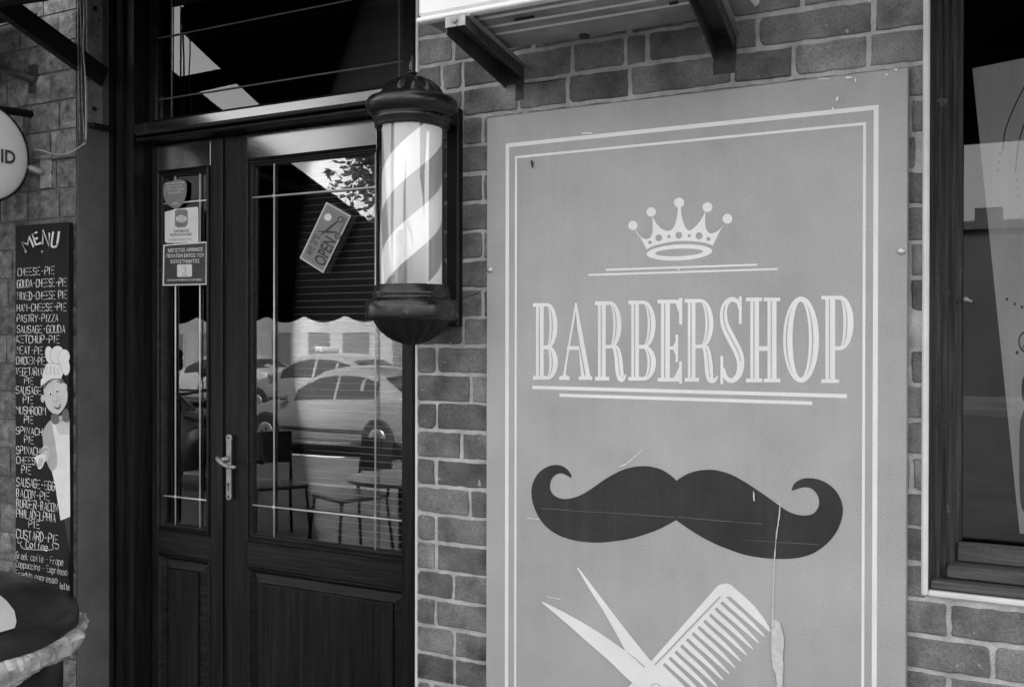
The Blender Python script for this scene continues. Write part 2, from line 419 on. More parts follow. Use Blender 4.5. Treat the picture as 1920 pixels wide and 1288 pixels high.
for k in range(-21, 34):
    z1 = ZREF+(k+1)*PITCHB; z0 = ZREF+k*PITCHB
    if z0 < .01: continue
    rnd = random.Random(k*13+5)
    def bond(a, c, off):
        o = []; x = a+off
        while x < c: o.append(x); x += rnd.choice([.235, .235, .12, .25])
        return o
    zc = (z0+z1)/2
    # middle wall
    js = [X_(u, 0) for u in rows.get(k, [906 if k % 2 else 930, 930])]
    if k in top_rows: pass
    far = bond(XD1+.30, XW0-.02, .02+.13*(k % 2))
    js = js+far
    TOPS = {'t1': [867.5, 973, 1065.5, 1182, 1374, 1488, 1629], 't2': [829, 869, 950, 1073.5, 1173, 1214, 1421.7, 1638], 't3': [850, 1000, 1180, 1350, 1505, 1640], 't0': [868, 906, 985]}
    zt = zc
    r1 = Z_(1460, 121, 0); idx = round((zc-r1)/PITCHB)
    if idx in (-1, 0, 1, 2): js = [X_(u, 0, 100) for u in TOPS[{-1: 't0', 0: 't1', 1: 't2', 2: 't3'}[idx]]]
    if abs(zc-Z_(1718, 612, 0)) < PITCHB/2: js = js+[X_(1718, 0)]
    if zc > ZW1+PITCHB: row_bricks(b, XD1, XW1+3, z0, z1, js+bond(XW0, XW1+3, .06+.12*(k % 2)))
    elif zc < ZW0:
        low = {0: [1894], 1: [1781], 2: [1863.6], 3: [1781, 1925]}.get(round((ZW0-.012-zc)/PITCHB), None)
        jl = [X_(u, 0) for u in low] if low else bond(XW0-.1, XW0+.4, .07+.12*(k % 2))
        row_bricks(b, XD1, XW1+3, z0, min(z1, ZW0), [j for j in js if j < XW0-.06]+jl+bond(XW0+.35, XW1+3, .1*(k % 2)))
    else:
        row_bricks(b, XD1, XW0, z0, z1, js); row_bricks(b, XW1, XW1+3, z0, z1, bond(XW1, XW1+3, .12*(k % 2)+.06))
    if z0 > ZD1: row_bricks(b, XD0, XD1, z0, z1, bond(XD0, XD1, .1+.1*(k % 2)))
b.build('brick_wall', label='painted brick wall with pale mortar around the barber board, door and window', category='wall')

# ---- left stone-clad wall with the painted reveal -------------------
b = MB(); b.box(XD0-4.5, XD0-.0, .004, .24, 0, ZTOP, 'stone joint')
zr = Z_(100, 519, 0); ph = .103
for k in range(-14, 26):
    z0 = zr+k*ph; z1 = z0+ph
    if z0 < 0: continue
    rnd = random.Random(k+77); x = XD0-.001
    xs = [x]; x -= rnd.uniform(.07, .2)
    while x > XD0-4.5: xs.append(x); x -= rnd.uniform(.13, .26)
    for i in range(len(xs)-1):
        a, c = xs[i+1]+.0022, xs[i]-.0022; n = max(2, int((c-a)/.04)); mm = 3; vs = []; fs = []
        dep = rnd.uniform(.0, .008)
        for jz in range(mm+1):
            for ix in range(n+1):
                px = a+(c-a)*ix/n; pz = z0+.003+(z1-z0-.006)*jz/mm
                edge = ix in (0, n) or jz in (0, mm)
                py = -.001-dep*.2 if edge else -.006-dep-.006*noise.noise(Vector((px*30, k*3, pz*30)))
                vs.append((px, py, pz))
        for jz in range(mm):
            for ix in range(n):
                o = jz*(n+1)+ix; fs.append((o, o+1, o+n+2, o+n+1))
        b.add(vs, fs, 'stone', tone=rnd.uniform(.65, 1.15))
b.box(XD0+.0, XD0+.004, .0, .24, 0, ZTOP-1.15, 'reveal paint')
b.build('stone_wall', label='rough stone clad wall behind the tall menu board, left of the door', category='wall')

# ---- roof slab over both to close the top
b = MB(); b.box(XD0-14, XW1+14, .02, 9, ZTOP+.002, ZTOP+4.5, 'render wall'); b.build('upper_storey', label='plain rendered upper storeys above the shop front', category='building')
for x0, x1 in ((XD0-14, XD0-4.502), (XW1+3.002, XW1+14)):
    b = MB(); b.box(x0, x1, .02, 9, 0, ZTOP, 'render wall'); b.build('side_wall', label='plain rendered wall beside the shops, '+('left' if x0 < 0 else 'right')+' end', category='wall')
# interior
b = MB()
yi0, yi1 = .245, 3.4
b.add([(XD0-.1, yi1, 0), (XW1+.6, yi1, 0), (XW1+.6, yi1, ZTOP), (XD0-.1, yi1, ZTOP)], [(0, 1, 2, 3)], 'interior')
b.add([(XD0-.1, yi0, .02), (XW1+.6, yi0, .02), (XW1+.6, yi1, .02), (XD0-.1, yi1, .02)], [(0, 1, 2, 3)], 'interior')
b.add([(XD0-.1, yi0, 0), (XD0-.1, yi1, 0), (XD0-.1, yi1, ZTOP), (XD0-.1, yi0, ZTOP)], [(0, 1, 2, 3)], 'interior')
b.add([(XW1+.6, yi0, 0), (XW1+.6, yi1, 0), (XW1+.6, yi1, ZTOP), (XW1+.6, yi0, ZTOP)], [(0, 1, 2, 3)], 'interior')
b.build('shop_interior', kind='structure')
b = MB(); b.box(XD0+.005, XD1, -.25, .3, 0, .15, 'step stone', bev=.01); b.build('door_step', label='grey stone step under the shop door', category='step')

# ================================================================ DOOR
YF, YL = .13, .20        # frame face, leaf face
door = thing('entrance_door', 'dark varnished wooden double door with leaded glass and transom beside the barber pole', 'door', (XD0+.6, YL, .15))
fx0, fx1 = XD0+.005, XD1+.03
lx0, lx1, lx2 = X_(283, YL), X_(416, YL), X_(768, YL)
b = MB()
zt = ZD1+.0
# left jamb with stepped mouldings
cuts = [(fx0, YF), (X_(212, YF), YF), (X_(213, YF+.006), YF+.012), (X_(220, YF+.012), YF+.012), (X_(221, YF), YF-.004), (X_(232, YF), YF-.004),
        (X_(233, YF), YF+.01), (X_(240, YF), YF+.01), (X_(242, YF), YF), (X_(251, YF), YF), (X_(252, YF), YL+.012), (lx0+.002, YL+.012), (lx0+.002, .26)]
zb = .15
vs = [(x, y, z) for (x, y) in cuts for z in (zb, zt)]
b.add(vs, [(2*i, 2*i+2, 2*i+3, 2*i+1) for i in range(len(cuts)-1)], 'frame wood')
b.box(lx2+.004, fx1, YF+.02, .26, zb, zt, 'frame wood', bev=.004)
b.box(X_(762, YF), X_(775, YF), YF+.004, YF+.0195, zb, zt, 'frame wood', bev=.006)
b.build('door_frame', door)
b = MB()
zl1 = Z_(418, 258, YL)                        # leaf top
zk0, zk1 = Z_(250, 258, YF), Z_(250, 235, YF)  # ledge
b.box(lx0, lx2, YL+.01, .26, zl1+.004, zk0+.01, 'frame wood')
b.build('head_rail', door)
b = MB(); b.box(X_(249, YF-.03), lx2+.02, YF-.03, .24, zk0, zk1, 'varnished rail', bev=.008)
b.box(X_(252, YF), lx2+.01, YF+.005, .24, zk0-.016, zk0-.001, 'frame wood', bev=.004)
b.build('transom_ledge', door)
# transom
tx0, tx1 = X_(300, YL), X_(762, YL); tz0 = zk1+.001; tz1 = ZD1-.1
b = MB(); b.frame(lx0, lx2, tz0, zt, [(0, YL+.03), (0, YL-.01), (.018, YL-.01), (.022, YL), (.03, YL+.004), (.034, YL+.02), (.034, YL+.03)], 'door wood rail')
tr = b.build('transom_window', door)
b = MB(); b.box(lx0+.03, lx2-.03, YL+.012, YL+.016, tz0+.03, zt-.03, 'door glass'); b.build('glass_pane', tr)
def came(b, p, q, r_=.0028, m_='came'):
    b.tube([p, q], [r_, r_], m_, n=6)
YG = YL+.008
b = MB()
came(b, (X_(322, YG), YG, tz0+.02), (X_(322, YG), YG, zt-.03), .0022, 'came dull'); came(b, (X_(748, YG), YG, tz0+.02), (X_(748, YG), YG, zt-.03), .0022, 'came dull')
for (u, v) in ((316, 68.5), (320, 184)): came(b, (lx0+.03, YG, Z_(u, v, YG)), (lx2-.03, YG, Z_(u, v, YG)), .0022, 'came dull')
b.build('lead_came', tr)
b = MB(); b.box(lx0+.01, lx2-.01, .262, .27, tz0-.02, ZTOP-1.0, 'transom board'); xm = X_(592, .26); b.box(xm-.012, xm+.012, .252, .2615, tz0-.02, ZTOP-1.0, 'frame wood'); b.build('back_board', tr)

def leaf(name, x0, x1, gx0, gx1, gz0, gz1, px0, px1, pz1, rx0, rx1, rz1, label=None):
    zb = .155; b = MB(); Y = YL
    # rails and stiles around glass and panel opening
    b.box(x0, gx0, Y, Y+.045, zb, zl1, 'door wood', bev=.003); b.box(gx1, x1, Y, Y+.045, zb, zl1, 'door wood', bev=.003)
    b.box(gx0-.001, gx1+.001, Y+.0015, Y+.044, gz1, zl1-.001, 'varnished rail', bev=.002)
    b.box(gx0-.001, gx1+.001, Y+.0015, Y+.044, pz1, gz0, 'door wood rail', bev=.002)
    b.box(gx0-.001, gx1+.001, Y+.0015, Y+.044, zb, zb+.12, 'door wood rail', bev=.002)
    # glazing bead
    b.frame(gx0, gx1, gz0, gz1, [(0, Y+.005), (.001, Y-.006), (.005, Y-.009), (.009, Y-.005), (.010, Y), (.015, Y-.001), (.018, Y+.004), (.022, Y+.005), (.026, Y+.014), (.026, Y+.03)], 'door wood rail')
    # lower panel, raised and fielded
    pz0 = zb+.12
    b.frame(gx0, gx1, pz0, pz1, [(0, Y+.0), (.004, Y-.004), (.010, Y+.002), (.016, Y+.014), (.02, Y+.016)], 'door wood rail')
    ins = max(.03, rx0-gx0)
    loops = [(gx0+.02, Y+.016), (rx0, Y+.008), (rx0+.001, Y-.001), (rx0+.004, Y-.003)]
    L = []
    for (xx, yy) in loops:
        i = xx-(gx0); top = pz1-(.02 if xx == gx0+.02 else (pz1-rz1)+(xx-rx0))
        L.append([(xx, yy, pz0+i), (gx1-i, yy, pz0+i), (gx1-i, yy, top), (xx, yy, top)])
    b.loft(L, 'door wood rail'); b.add(L[-1], [(0, 1, 2, 3)], 'door wood')
    o = b.build(name, door)
    b = MB(); b.box(gx0+.02, gx1-.02, Y+.0145, Y+.0185, gz0+.02, gz1-.02, 'door glass'); b.build('glass_pane', o)
    return o
bead = .022
gR0, gR1 = X_(472, YL)-bead, X_(753, YL)+bead
gzR1 = Z_(474, 310, YL)+bead; gzR0 = Z_(472, 1003, YL)-bead
leafR = leaf('door_leaf', lx1+.002, lx2, gR0, gR1, gzR0, gzR1, 0, 0, Z_(460, 1062, YL), X_(485, YL), X_(726, YL), Z_(485, 1092, YL))
gL0, gL1 = X_(305, YL)-bead, X_(390, YL)+bead*.4
gzL1 = Z_(306, 332, YL)+bead; gzL0 = Z_(300, 981, YL)-bead
leafL = leaf('door_leaf', lx0+.004, lx1-.002, gL0, gL1, gzL0, gzL1, 0, 0, Z_(292, 1036, YL), X_(317, YL), X_(376, YL), Z_(317, 1064, YL))
def cames(o, us, uvs, gx0, gx1, gz0, gz1):
    b = MB()
    for u in us: came(b, (X_(u, YG), YG, gz0+.02), (X_(u, YG), YG, gz1-.02))
    for (u, v) in uvs: came(b, (gx0+.02, YG-.001, Z_(u, v, YG)), (gx1-.02, YG-.001, Z_(u, v, YG)), .003)
    for u in us:
        for (a, c) in uvs: b.lathe((X_(u, YG), YG, Z_(a, c, YG)), [(.002, YG-.006), (.006, YG-.004), (.006, YG)], 'came', n=10, axis='Y')
    b.build('lead_came', o)
cames(leafR, (514, 704), ((474, 371), (472, 946)), gR0, gR1, gzR0, gzR1)
cames(leafL, (329, 375), ((375, 377), (308, 929)), gL0, gL1, gzL0, gzL1)
# overlap bead between the leaves
b = MB(); b.box(X_(416, YL)-.012, X_(416, YL)+.012, YL-.012, YL-.001, .16, zl1-.002, 'door wood', bev=.004); b.build('meeting_bead', leafR)
# handle
YH = YL-.012; hx = X_(430.5, YH); hz0, hz1 = Z_(430, 937, YH), Z_(430, 814, YH)
b = MB(); wd = .0125; hc = (hz0+hz1)/2; hh = (hz1-hz0)/2
out = []
for t, k in ((-1, .45), (-.97, .75), (-.92, .95), (-.85, 1.0), (-.8, .85), (-.6, .82), (.6, .82), (.8, .85), (.85, 1.0), (.92, .95), (.97, .75), (1, .45)): out.append((wd*k, t*hh))
lp = [(hx+a, hc+c) for a, c in out]+[(hx-a, hc+c) for a, c in out[::-1]]
b.loft([[(x, YH+.001, z) for x, z in lp], [(x, YH-.004, z) for x, z in lp], [(hx+(x-hx)*.86, YH-.006, hc+(z-hc)*.985) for x, z in lp]], 'brass', False, True)
kz = Z_(430, 912, YH)
hp = b.build('handle_plate', leafR)
b = MB(); b.lathe((hx, 0, kz+.008), [(.0055, YH-.0065), (.0055, YH-.0062)], 'sticker ink', n=14, axis='Y'); b.box(hx-.0025, hx+.0025, YH-.0067, YH-.0062, kz-.014, kz+.006, 'sticker ink')
for z in (hz1-.012, hz0+.012): b.lathe((hx, 0, z), [(.003, YH-.0085), (.0035, YH-.006)], 'sticker ink', n=10, axis='Y')
b.build('keyhole', leafR)
b = MB(); lz = Z_(428, 860, YH)
b.lathe((hx-.004, 0, lz), [(.011, YH-.005), (.011, YH-.012), (.008, YH-.014), (.008, YH-.035)], 'brass', n=16, axis='Y')
b.tube([(hx-.018, YH-.040, lz+.008), (hx-.010, YH-.043, lz+.002), (hx+.002, YH-.044, lz-.006), (hx+.02, YH-.045, lz-.014), (hx+.04, YH-.045, lz-.019), (hx+.058, YH-.044, lz-.02), (hx+.068, YH-.043, lz-.0185)], [.006, .0085, .0085, .0075, .007, .007, .005], 'brass', n=10)
b.build('handle', leafR)

# blinds behind the glass
def blind(x0, x1, z0, z1, label):
    b = MB(); y = YL+.055; p = .0225; n = int((z1-z0)/p)
    for i in range(n):
        z = z0+i*p; dz = .0008*math.sin(i*2.1)
        b.add([(x0, y+.004, z+dz), (x1, y+.004, z), (x1, y+.001, z+p*.93), (x0, y+.001, z+p*.93+dz)], [(0, 1, 2, 3)], 'blind')
        b.add([(x0, y-.0005, z+p*.93+dz), (x1, y-.0005, z+p*.93), (x1, y+.0012, z+p*.93+.0017), (x0, y+.0012, z+p*.93+.0017+dz)], [(0, 1, 2, 3)], 'blind edge')
    for k in range(3):
        x = x0+(x1-x0)*(.12+.38*k); b.tube([(x, y-.003, z0), (x, y-.003, z1)], .0006, 'blind', n=4)
    b.box(x0, x1, y-.012, y+.012, z1, z1+.025, 'blind')
    b.build('window_blind', label=label, category='blind', group='slatted blinds inside the shop door')
blind(gR0, gR1, gzR0, gzR1-.03, 'dark slatted blind behind the large glass of the door')
blind(gL0, gL1, gzL0, gzL1-.03, 'narrow dark slatted blind behind the slim glass with the stickers')

# ---- stickers on the glass
YS = YL+.0045
def onS(Y): return lambda u, v: P(u, v, Y)
# OPEN sticker (tilted)
b = MB(); c0, c1, c2, c3 = (612, 379), (658, 405), (606, 512), (562, 484)
def q(a, t):  # a along long side (bottom->top), t across
    bl, tl, tr_, br = c3, c0, c1, c2
    x = (bl[0]*(1-a)+tl[0]*a)*(1-t)+(br[0]*(1-a)+tr_[0]*a)*t; y = (bl[1]*(1-a)+tl[1]*a)*(1-t)+(br[1]*(1-a)+tr_[1]*a)*t
    return (x, y)
Y1 = YS-.002
b.loft([[P(*p, YS) for p in (c3, c2, c1, c0)], [P(*p, Y1) for p in (c3, c2, c1, c0)]], 'sticker white', True, True)
for (m_, e, mm) in (('sticker ink', .03, Y1-.0003), ('sticker white', .045, Y1-.0006), ('sticker grey', .055, Y1-.0009)):
    b.poly([[q(e*.5, e), q(e*.5, 1-e), q(1-e*.5, 1-e), q(1-e*.5, e)]], onS(mm), m_)
Yt = Y1-.0014
textmesh('OPEN', P(*q(.08, .95), Yt), P(*q(.53, .95), Yt), P(*q(.08, .48), Yt), b, 'sticker ink', bold=.02)
textmesh('we are', P(*q(.12, .38), Yt), P(*q(.46, .34), Yt), P(*q(.12, .12), Yt), b, 'sticker ink', bold=.0)
textmesh('BARBERSHOP', P(*q(.60, .93), Yt), P(*q(.93, .93), Yt), P(*q(.60, .84), Yt), b, 'sticker ink')
# small scissors and sun on the sticker
for (a, t, a2, t2, w1, w2) in ((.47, .30, .82, .66, 1, 3), (.52, .16, .66, .80, 1, 3)): b.poly([ribbon([q(a, t), q((a+a2)/2, (t+t2)/2), q(a2, t2)], [w1, 4.5, w2])], onS(Yt), 'sticker ink')
for (a, t) in ((.87, .72), (.62, .90)): cx, cy = q(a, t); b.poly([arc(cx, cy, 6, 6, 0, 345, 16), arc(cx, cy, 4, 4, 0, 345, 16)], onS(Yt-.0002), 'sticker ink')
cx, cy = q(.80, .28); b.poly([arc(cx, cy, 7, 7, 0, 345, 16)], onS(Yt), 'sticker white')
b.build('open_sticker', label='tilted rectangular sticker reading we are OPEN with scissors on the door glass', category='sticker')
# round torn sticker
b = MB(); pts = [(308, 345), (320, 341), (334, 337), (348, 341), (350, 352), (348, 370), (341, 384), (332, 391), (320, 388), (310, 378), (306, 362)]
b.loft([[P(*p, YS) for p in cr(pts, 3)][::-1], [P(*p, Y1) for p in cr(pts, 3)][::-1]], 'sticker grey', False, True)
for i, (s_, u0, u1, v) in enumerate((('ΠΑΡΑΚΑΛΟΥΜΕ', 310, 346, 346), ('ΚΡΑΤΗΣΤΕ', 314, 342, 352), ('ΑΠΟΣΤΑΣΕΙΣ', 312, 345, 358), ('ΕΥΧΑΡΙΣΤΩ', 316, 341, 364), ('COVID', 322, 335, 385))):
    textmesh(s_, P(u0, v, Y1-.0004), P(u1, v-2, Y1-.0004), P(u0, v-3.4, Y1-.0004), b, 'sticker white')
b.build('round_sticker', label='round grey sticker with torn top, highest of the stickers on the slim door glass', category='sticker', group='stickers on the slim door glass')
# mask notice
b = MB(); pts = [(309, 398), (330, 392), (370, 388), (372, 391), (372, 453), (369, 455), (312, 456), (309, 453)]
Yb = YS-.0045
b.loft([[P(*p, YS) for p in pts][::-1], [P(*p, Yb) for p in pts][::-1]], 'sticker white', False, True)
b.poly([[(328, 396), (333, 393), (347, 392.5), (352, 396), (352, 420), (348, 426), (333, 427), (328, 423)]], onS(Yb-.0004), 'sticker grey')
b.poly([arc(340, 410.5, 10, 7, 0, 350, 20)], onS(Yb-.0008), 'sticker white'); 
for i in range(4): b.poly([[(333, 406+i*3), (347, 405.5+i*3), (347, 406.5+i*3), (333, 407+i*3)]], onS(Yb-.0012), 'sticker grey')
textmesh('ΠΑΡΑΚΑΛΩ', P(326, 436.5, Yb-.0005), P(354, 435, Yb-.0005), P(326, 431, Yb-.0005), b, 'sticker ink', bold=.02)
textmesh('ΦΟΡΑΤΕ ΜΑΣΚΑ', P(319, 443.5, Yb-.0005), P(360, 441.5, Yb-.0005), P(319, 438.5, Yb-.0005), b, 'sticker ink', bold=.02)
textmesh('PLEASE WEAR MASK', P(317, 451.5, Yb-.0005), P(360, 450, Yb-.0005), P(317, 448.5, Yb-.0005), b, 'sticker grey', bold=.0)
b.build('mask_notice', label='white square notice asking for masks, middle one of the stickers on the slim door glass', category='sticker', group='stickers on the slim door glass')
# customers notice
b = MB(); pts = [(306, 459), (388, 453), (387, 534), (305, 536)]
Yb = YS-.004
b.loft([[P(*p, YS) for p in pts][::-1], [P(*p, Yb) for p in pts][::-1]], 'sticker white', False, True)
b.poly([[(308.5, 461.3), (386, 455.7), (385, 532), (307.5, 533.5)]], onS(Yb-.0004), 'sticker dark')
Yt = Yb-.0009
for s_, u0, u1, v, dv, h in (('ΜΕΓΙΣΤΟΣ ΑΡΙΘΜΟΣ', 315, 380, 473.5, -2.5, 7), ('ΠΕΛΑΤΩΝ ΕΝΤΟΣ ΤΟΥ', 312, 383, 483.5, -1.5, 7), ('ΚΑΤΑΣΤΗΜΑΤΟΣ', 320, 374, 494, -1, 7), ('MAXIMUM NUMBER OF CUSTOMERS', 314, 378, 527, -.8, 3.2)):
    textmesh(s_, P(u0, v, Yt), P(u1, v+dv, Yt), P(u0, v-h, Yt), b, 'sticker white', bold=.02)
b.poly([[(332, 497.5), (334, 496), (358, 495.3), (360, 497), (360, 517), (358, 519), (334, 519.5), (332, 518)]], onS(Yt), 'sticker white')
textmesh('3', P(342, 513, Yt-.0005), P(350, 513, Yt-.0005), P(342, 499.5, Yt-.0005), b, 'chef shade'); textmesh('ΑΤΟΜΑ', P(340, 518, Yt-.0005), P(352, 517.6, Yt-.0005), P(340, 515.4, Yt-.0005), b, 'sticker ink')
b.build('customer_limit_notice', label='dark square notice with white Greek capitals, lowest of the stickers on the slim door glass', category='sticker', group='stickers on the slim door glass')

# ================================================================ corner trims
b = MB(); b.box(XD1-.003, XD1+.004, -.009, .10, .01, ZTOP-.01, 'white edge', bev=.002); b.build('corner_strip', label='thin white strip down the brick corner beside the door', category='trim')
b = MB(); t = .0125
xa = XW0-t
b.box(xa, XW0+.001, -.012, .012, ZW0-t, ZW1+t, 'white edge', bev=.004)
b.box(XW0+.001, XW1, -.0115, .0115, ZW0-t, ZW0+.001, 'white edge', bev=.004)
b.box(XW1, XW1+t, -.012, .012, ZW0-t, ZW1+t, 'white edge', bev=.004); b.box(XW0+.001, XW1, -.0115, .0115, ZW1, ZW1+t, 'white edge', bev=.004)
b.build('window_trim', label='thin white edging strip around the weathered window opening', category='trim')

# ================================================================ SIGN BOARD
YB = -.028
sx0, sx1 = X_(912, YB), X_(1701, YB); sz1 = Z_(1700, 127, YB); sz0 = .28
sign = thing('barbershop_board', 'large grey BARBERSHOP board with crown, moustache, scissors and comb on the brick wall', 'sign', ((sx0+sx1)/2, YB, sz0))
b = MB(); b.frame(sx0, sx1, sz0, sz1, [(0, -.006), (0, YB+.0015), (.0015, YB)], 'sign edge', fill='sign print')
b.build('panel', sign)
YK = YB-.0006
def SP(k=0): return lambda u, v: P(u, v, YK-k*.00035)
# border lines
def hline(b, z, x0, x1, w, k=0, m='sign ink white'): b.add([(x0, YK-k*.00035, z-w/2), (x1, YK-k*.00035, z-w/2), (x1, YK-k*.00035, z+w/2), (x0, YK-k*.00035, z+w/2)], [(0, 1, 2, 3)], m)
def border(u0, u1, v0a, w, v1=None):
    x0, x1 = X_(u0, YK), X_(u1, YK); z1 = v0a; z0 = sz0+(sz1-z1)
    b = MB()
    o = [(x0, YK, z0), (x1, YK, z0), (x1, YK, z1), (x0, YK, z1)]; i = [(x0+w, YK, z0+w), (x1-w, YK, z0+w), (x1-w, YK, z1-w), (x0+w, YK, z1-w)]
    b.add(o+i, [(0, 1, 5, 4), (1, 2, 6, 5), (2, 3, 7, 6), (3, 0, 4, 7)], 'sign ink white'); b.build('border_line', sign)
border(947.5, 1646, Z_(1646, 197, YK), .0105); border(965, 1622.5, Z_(1622, 229.5, YK), .0062)
# crown
def crown():
    f = lambda k=0: (lambda u, v: P(1080+u/4.8, 340+v/4.8, YK-k*.00035)); b = MB(); W = 'sign ink white'
    body = [(635, 615, 1), (600, 545), (565, 488, 1), (600, 512), (640, 520), (670, 505), (688, 460), (690, 400), (687, 318, 1), (720, 375), (760, 420), (800, 442), (840, 445), (875, 420), (900, 360), (912, 290), (915, 225, 1), (943, 225, 1), (948, 290), (960, 350), (985, 415), (1015, 443), (1050, 430), (1100, 380), (1140, 320), (1166, 270, 1), (1163, 340), (1165, 400), (1180, 445), (1205, 468), (1240, 465), (1280, 445), (1310, 415), (1334, 385, 1), (1300, 440), (1270, 500), (1230, 580, 1), (1180, 560), (1100, 545), (980, 537), (860, 545), (750, 568), (680, 590)]
    holes = [arc(x, y, r_, r_*1.04, 0, 340, 17) for x, y, r_ in ((745, 510, 30), (925, 487, 30), (1108, 492, 31), (666, 551, 16), (836, 497, 15), (1019, 490, 14), (1192, 520, 18))]
    b.poly([cr(body, 5)]+holes, f(0), W)
    b.poly([ribbon([(530, 432), (570, 496)], [5, 9])], f(1), W)
    for x, y, r_ in ((512, 398, 42), (677, 277, 43), (928, 193, 46), (1184, 234, 45), (1363, 338, 45)): b.poly([arc(x, y, r_, r_*.99, 0, 350, 30)], f(2), W)
    b.poly([arc(930, 641, 295, 72, 0, 354, 60, 3), arc(928, 641, 215, 34, 0, 354, 50, 2.4)], f(0), W)
    b.build('crown_emblem', sign)
crown()
def rule(p, q_, w, k=0):
    b = MB(); a, c = P(*p, YK), P(*q_, YK); z = (a.z+c.z)/2; hline(b, z, a.x, c.x, w); b.build('rule_line', sign)
rule((1136, 506.5), (1420, 496), .0046); rule((1103.5, 516.7), (1458, 503.5), .0046); rule((998, 729.5), (1588, 738.5), .0088); rule((1049, 743.3), (1523, 753), .0082)
# lettering
def lettering():
    b = MB(); W = 'sign ink white'; Gy = 'sign ink grey'
    f = lambda k: (lambda u, v: P(980+u/3, 530+v/3, YK-k*.00022))
    def w(pts, k=0): b.poly([pts], f(k), W)
    def g(pts, k=5): b.poly([pts], f(k), Gy)
    def rect(x0, y0, x1, y1, k=0, m=w): m([(x0, y0), (x1, y0), (x1, y1), (x0, y1)], k)
    def stem(x0, x1, y0, y1, s0, s1, sl=True, h=21):
        rect(x0, y0+2, x1, y1-2, 0); rect(s0, y0, s1, y0+h, 1); rect(s0, y1-h, s1, y1, 1)
        if sl: rect(x0+(x1-x0)*.36, y0+h, x0+(x1-x0)*.36+5, y1-h, 5, g)
    def bowl(x0, x1, y0, y1, t, th, k=2, slit=True):
        cy = (y0+y1)/2; ry = (y1-y0)/2; cx = x0+(x1-x0)*.28; rx = x1-cx
        outer = [(x0, y0)]+arc(cx, cy, rx, ry, 90, -90, 20)+[(x0, y1)]
        rxi = x1-t-cx; inner = [(x0, y1-th)]+arc(cx, cy, rxi, ry-th, -90, 90, 20)+[(x0, y0+th)]
        w(outer+inner, k)
        if slit:
            mid = arc(cx, cy, rx-t*.66, ry-th*.7, 72, -72, 16); n = len(mid)
            g(ribbon(mid, [1+4.5*math.sin(math.pi*i/(n-1)) for i in range(n)]), 6)
    def Bc(x, y0, y1, wd):   # x = serif left, wd = bowl right
        stem(x+17, x+60, y0, y1, x, x+62); ym = y0+(y1-y0)*.575
        bowl(x+58, wd-1, y0, ym+9, 45, 19, 2); bowl(x+58, wd+1, ym-9, y1, 48, 21, 3)
    Bc(58, 115, 545, 197)
    # A
    w([(296, 112), (303, 112), (385, 545), (330, 545)], 0); g([(293, 215), (298, 215), (354, 520), (347, 520)], 5)
    w([(296, 112), (304, 130), (236, 530), (226, 530)], 1); w(ribbon([(243, 478), (232, 522)], [8, 14]), 2)
    rect(250, 357, 325, 378, 2); w([(205, 547), (205, 528), (226, 522), (240, 500), (246, 520), (264, 528), (264, 547)], 3); w([(315, 547), (315, 529), (335, 524), (378, 524), (392, 529), (392, 547)], 4)
    def Rc(x, y0, y1, br, tip):
        stem(x+17, x+60, y0, y1, x, x+80); ym = y0+(y1-y0)*.595
        bowl(x+58, br, y0, ym, 46, 19, 2)
        leg = cr([(x+98, ym-18), (x+122, ym+8), (x+133, ym+55), (x+137, ym+105), (x+146, ym+148), (tip-14, ym+150), (tip, ym+125)], 5, False); n = len(leg)
        ws = [18+28*math.sin(math.pi*min(1, i/(n*.8)))**.6 if i < n*.8 else max(4, 20*(1-(i-n*.8)/(n*.22))) for i in range(n)]
        yend = y1-(ym+160)
        leg = [(a, c+(yend if c > ym+60 else yend*max(0, (c-ym))/60)) for a, c in leg]
        w(ribbon(leg, ws), 4); g(ribbon(leg[4:int(n*.62)], 4), 7)
    Rc(407, 105, 550, 556, 581)
    Bc(594, 101, 551, 749)
    # E
    stem(778, 828, 96, 556, 759, 880); rect(880, 86, 898, 236, 2); w([(860, 117), (882, 117), (882, 180)], 3); rect(826, 96, 882, 117, 2)
    rect(826, 357, 860, 376, 2); rect(860, 292, 875, 446, 3); w([(846, 357), (862, 325), (862, 410), (846, 376)], 4)
    rect(826, 535, 882, 556, 2); rect(880, 442, 896, 568, 2); w([(850, 535), (882, 535), (882, 470)], 3)
    Rc(912, 92, 556, 1074, 1097)
    # S
    sp = cr([(1224, 150), (1212, 112), (1182, 94), (1148, 112), (1130, 165), (1138, 240), (1175, 318), (1212, 390), (1226, 450), (1216, 515), (1180, 550), (1145, 535), (1124, 480)], 6, False); n = len(sp)
    ws = [10+(28*math.exp(-((i/(n-1)-.52)/.25)**2)+6) for i in range(n)]; ws = [ws[i]+6 for i in range(n)]
    w(ribbon(sp, ws), 0); g(ribbon(sp[int(n*.28):int(n*.66)], 5), 6)
    rect(1216, 78, 1232, 232, 1); rect(1112, 412, 1128, 570, 1)
    # H
    stem(1280, 1330, 84, 560, 1256, 1348); stem(1377, 1428, 84, 560, 1356, 1449); rect(1326, 357, 1380, 384, 2)
    # O
    b.poly([arc(1566, 320, 101, 242, 0, 352, 44), arc(1564, 320, 46, 214, 0, 352, 40)], f(0), W)
    for a0, a1 in ((125, 235), (-62, 62)):
        m_ = arc(1565, 320, 82 if a0 > 0 else 66, 226, a0, a1, 18); n = len(m_); g(ribbon(m_, [1.5+5*math.sin(math.pi*i/(n-1)) for i in range(n)]), 5)
    # P
    stem(1703, 1758, 74, 564, 1680, 1780); bowl(1756, 1862, 74, 380, 58, 22, 2)
    return b.build('lettering', sign)
lettering()
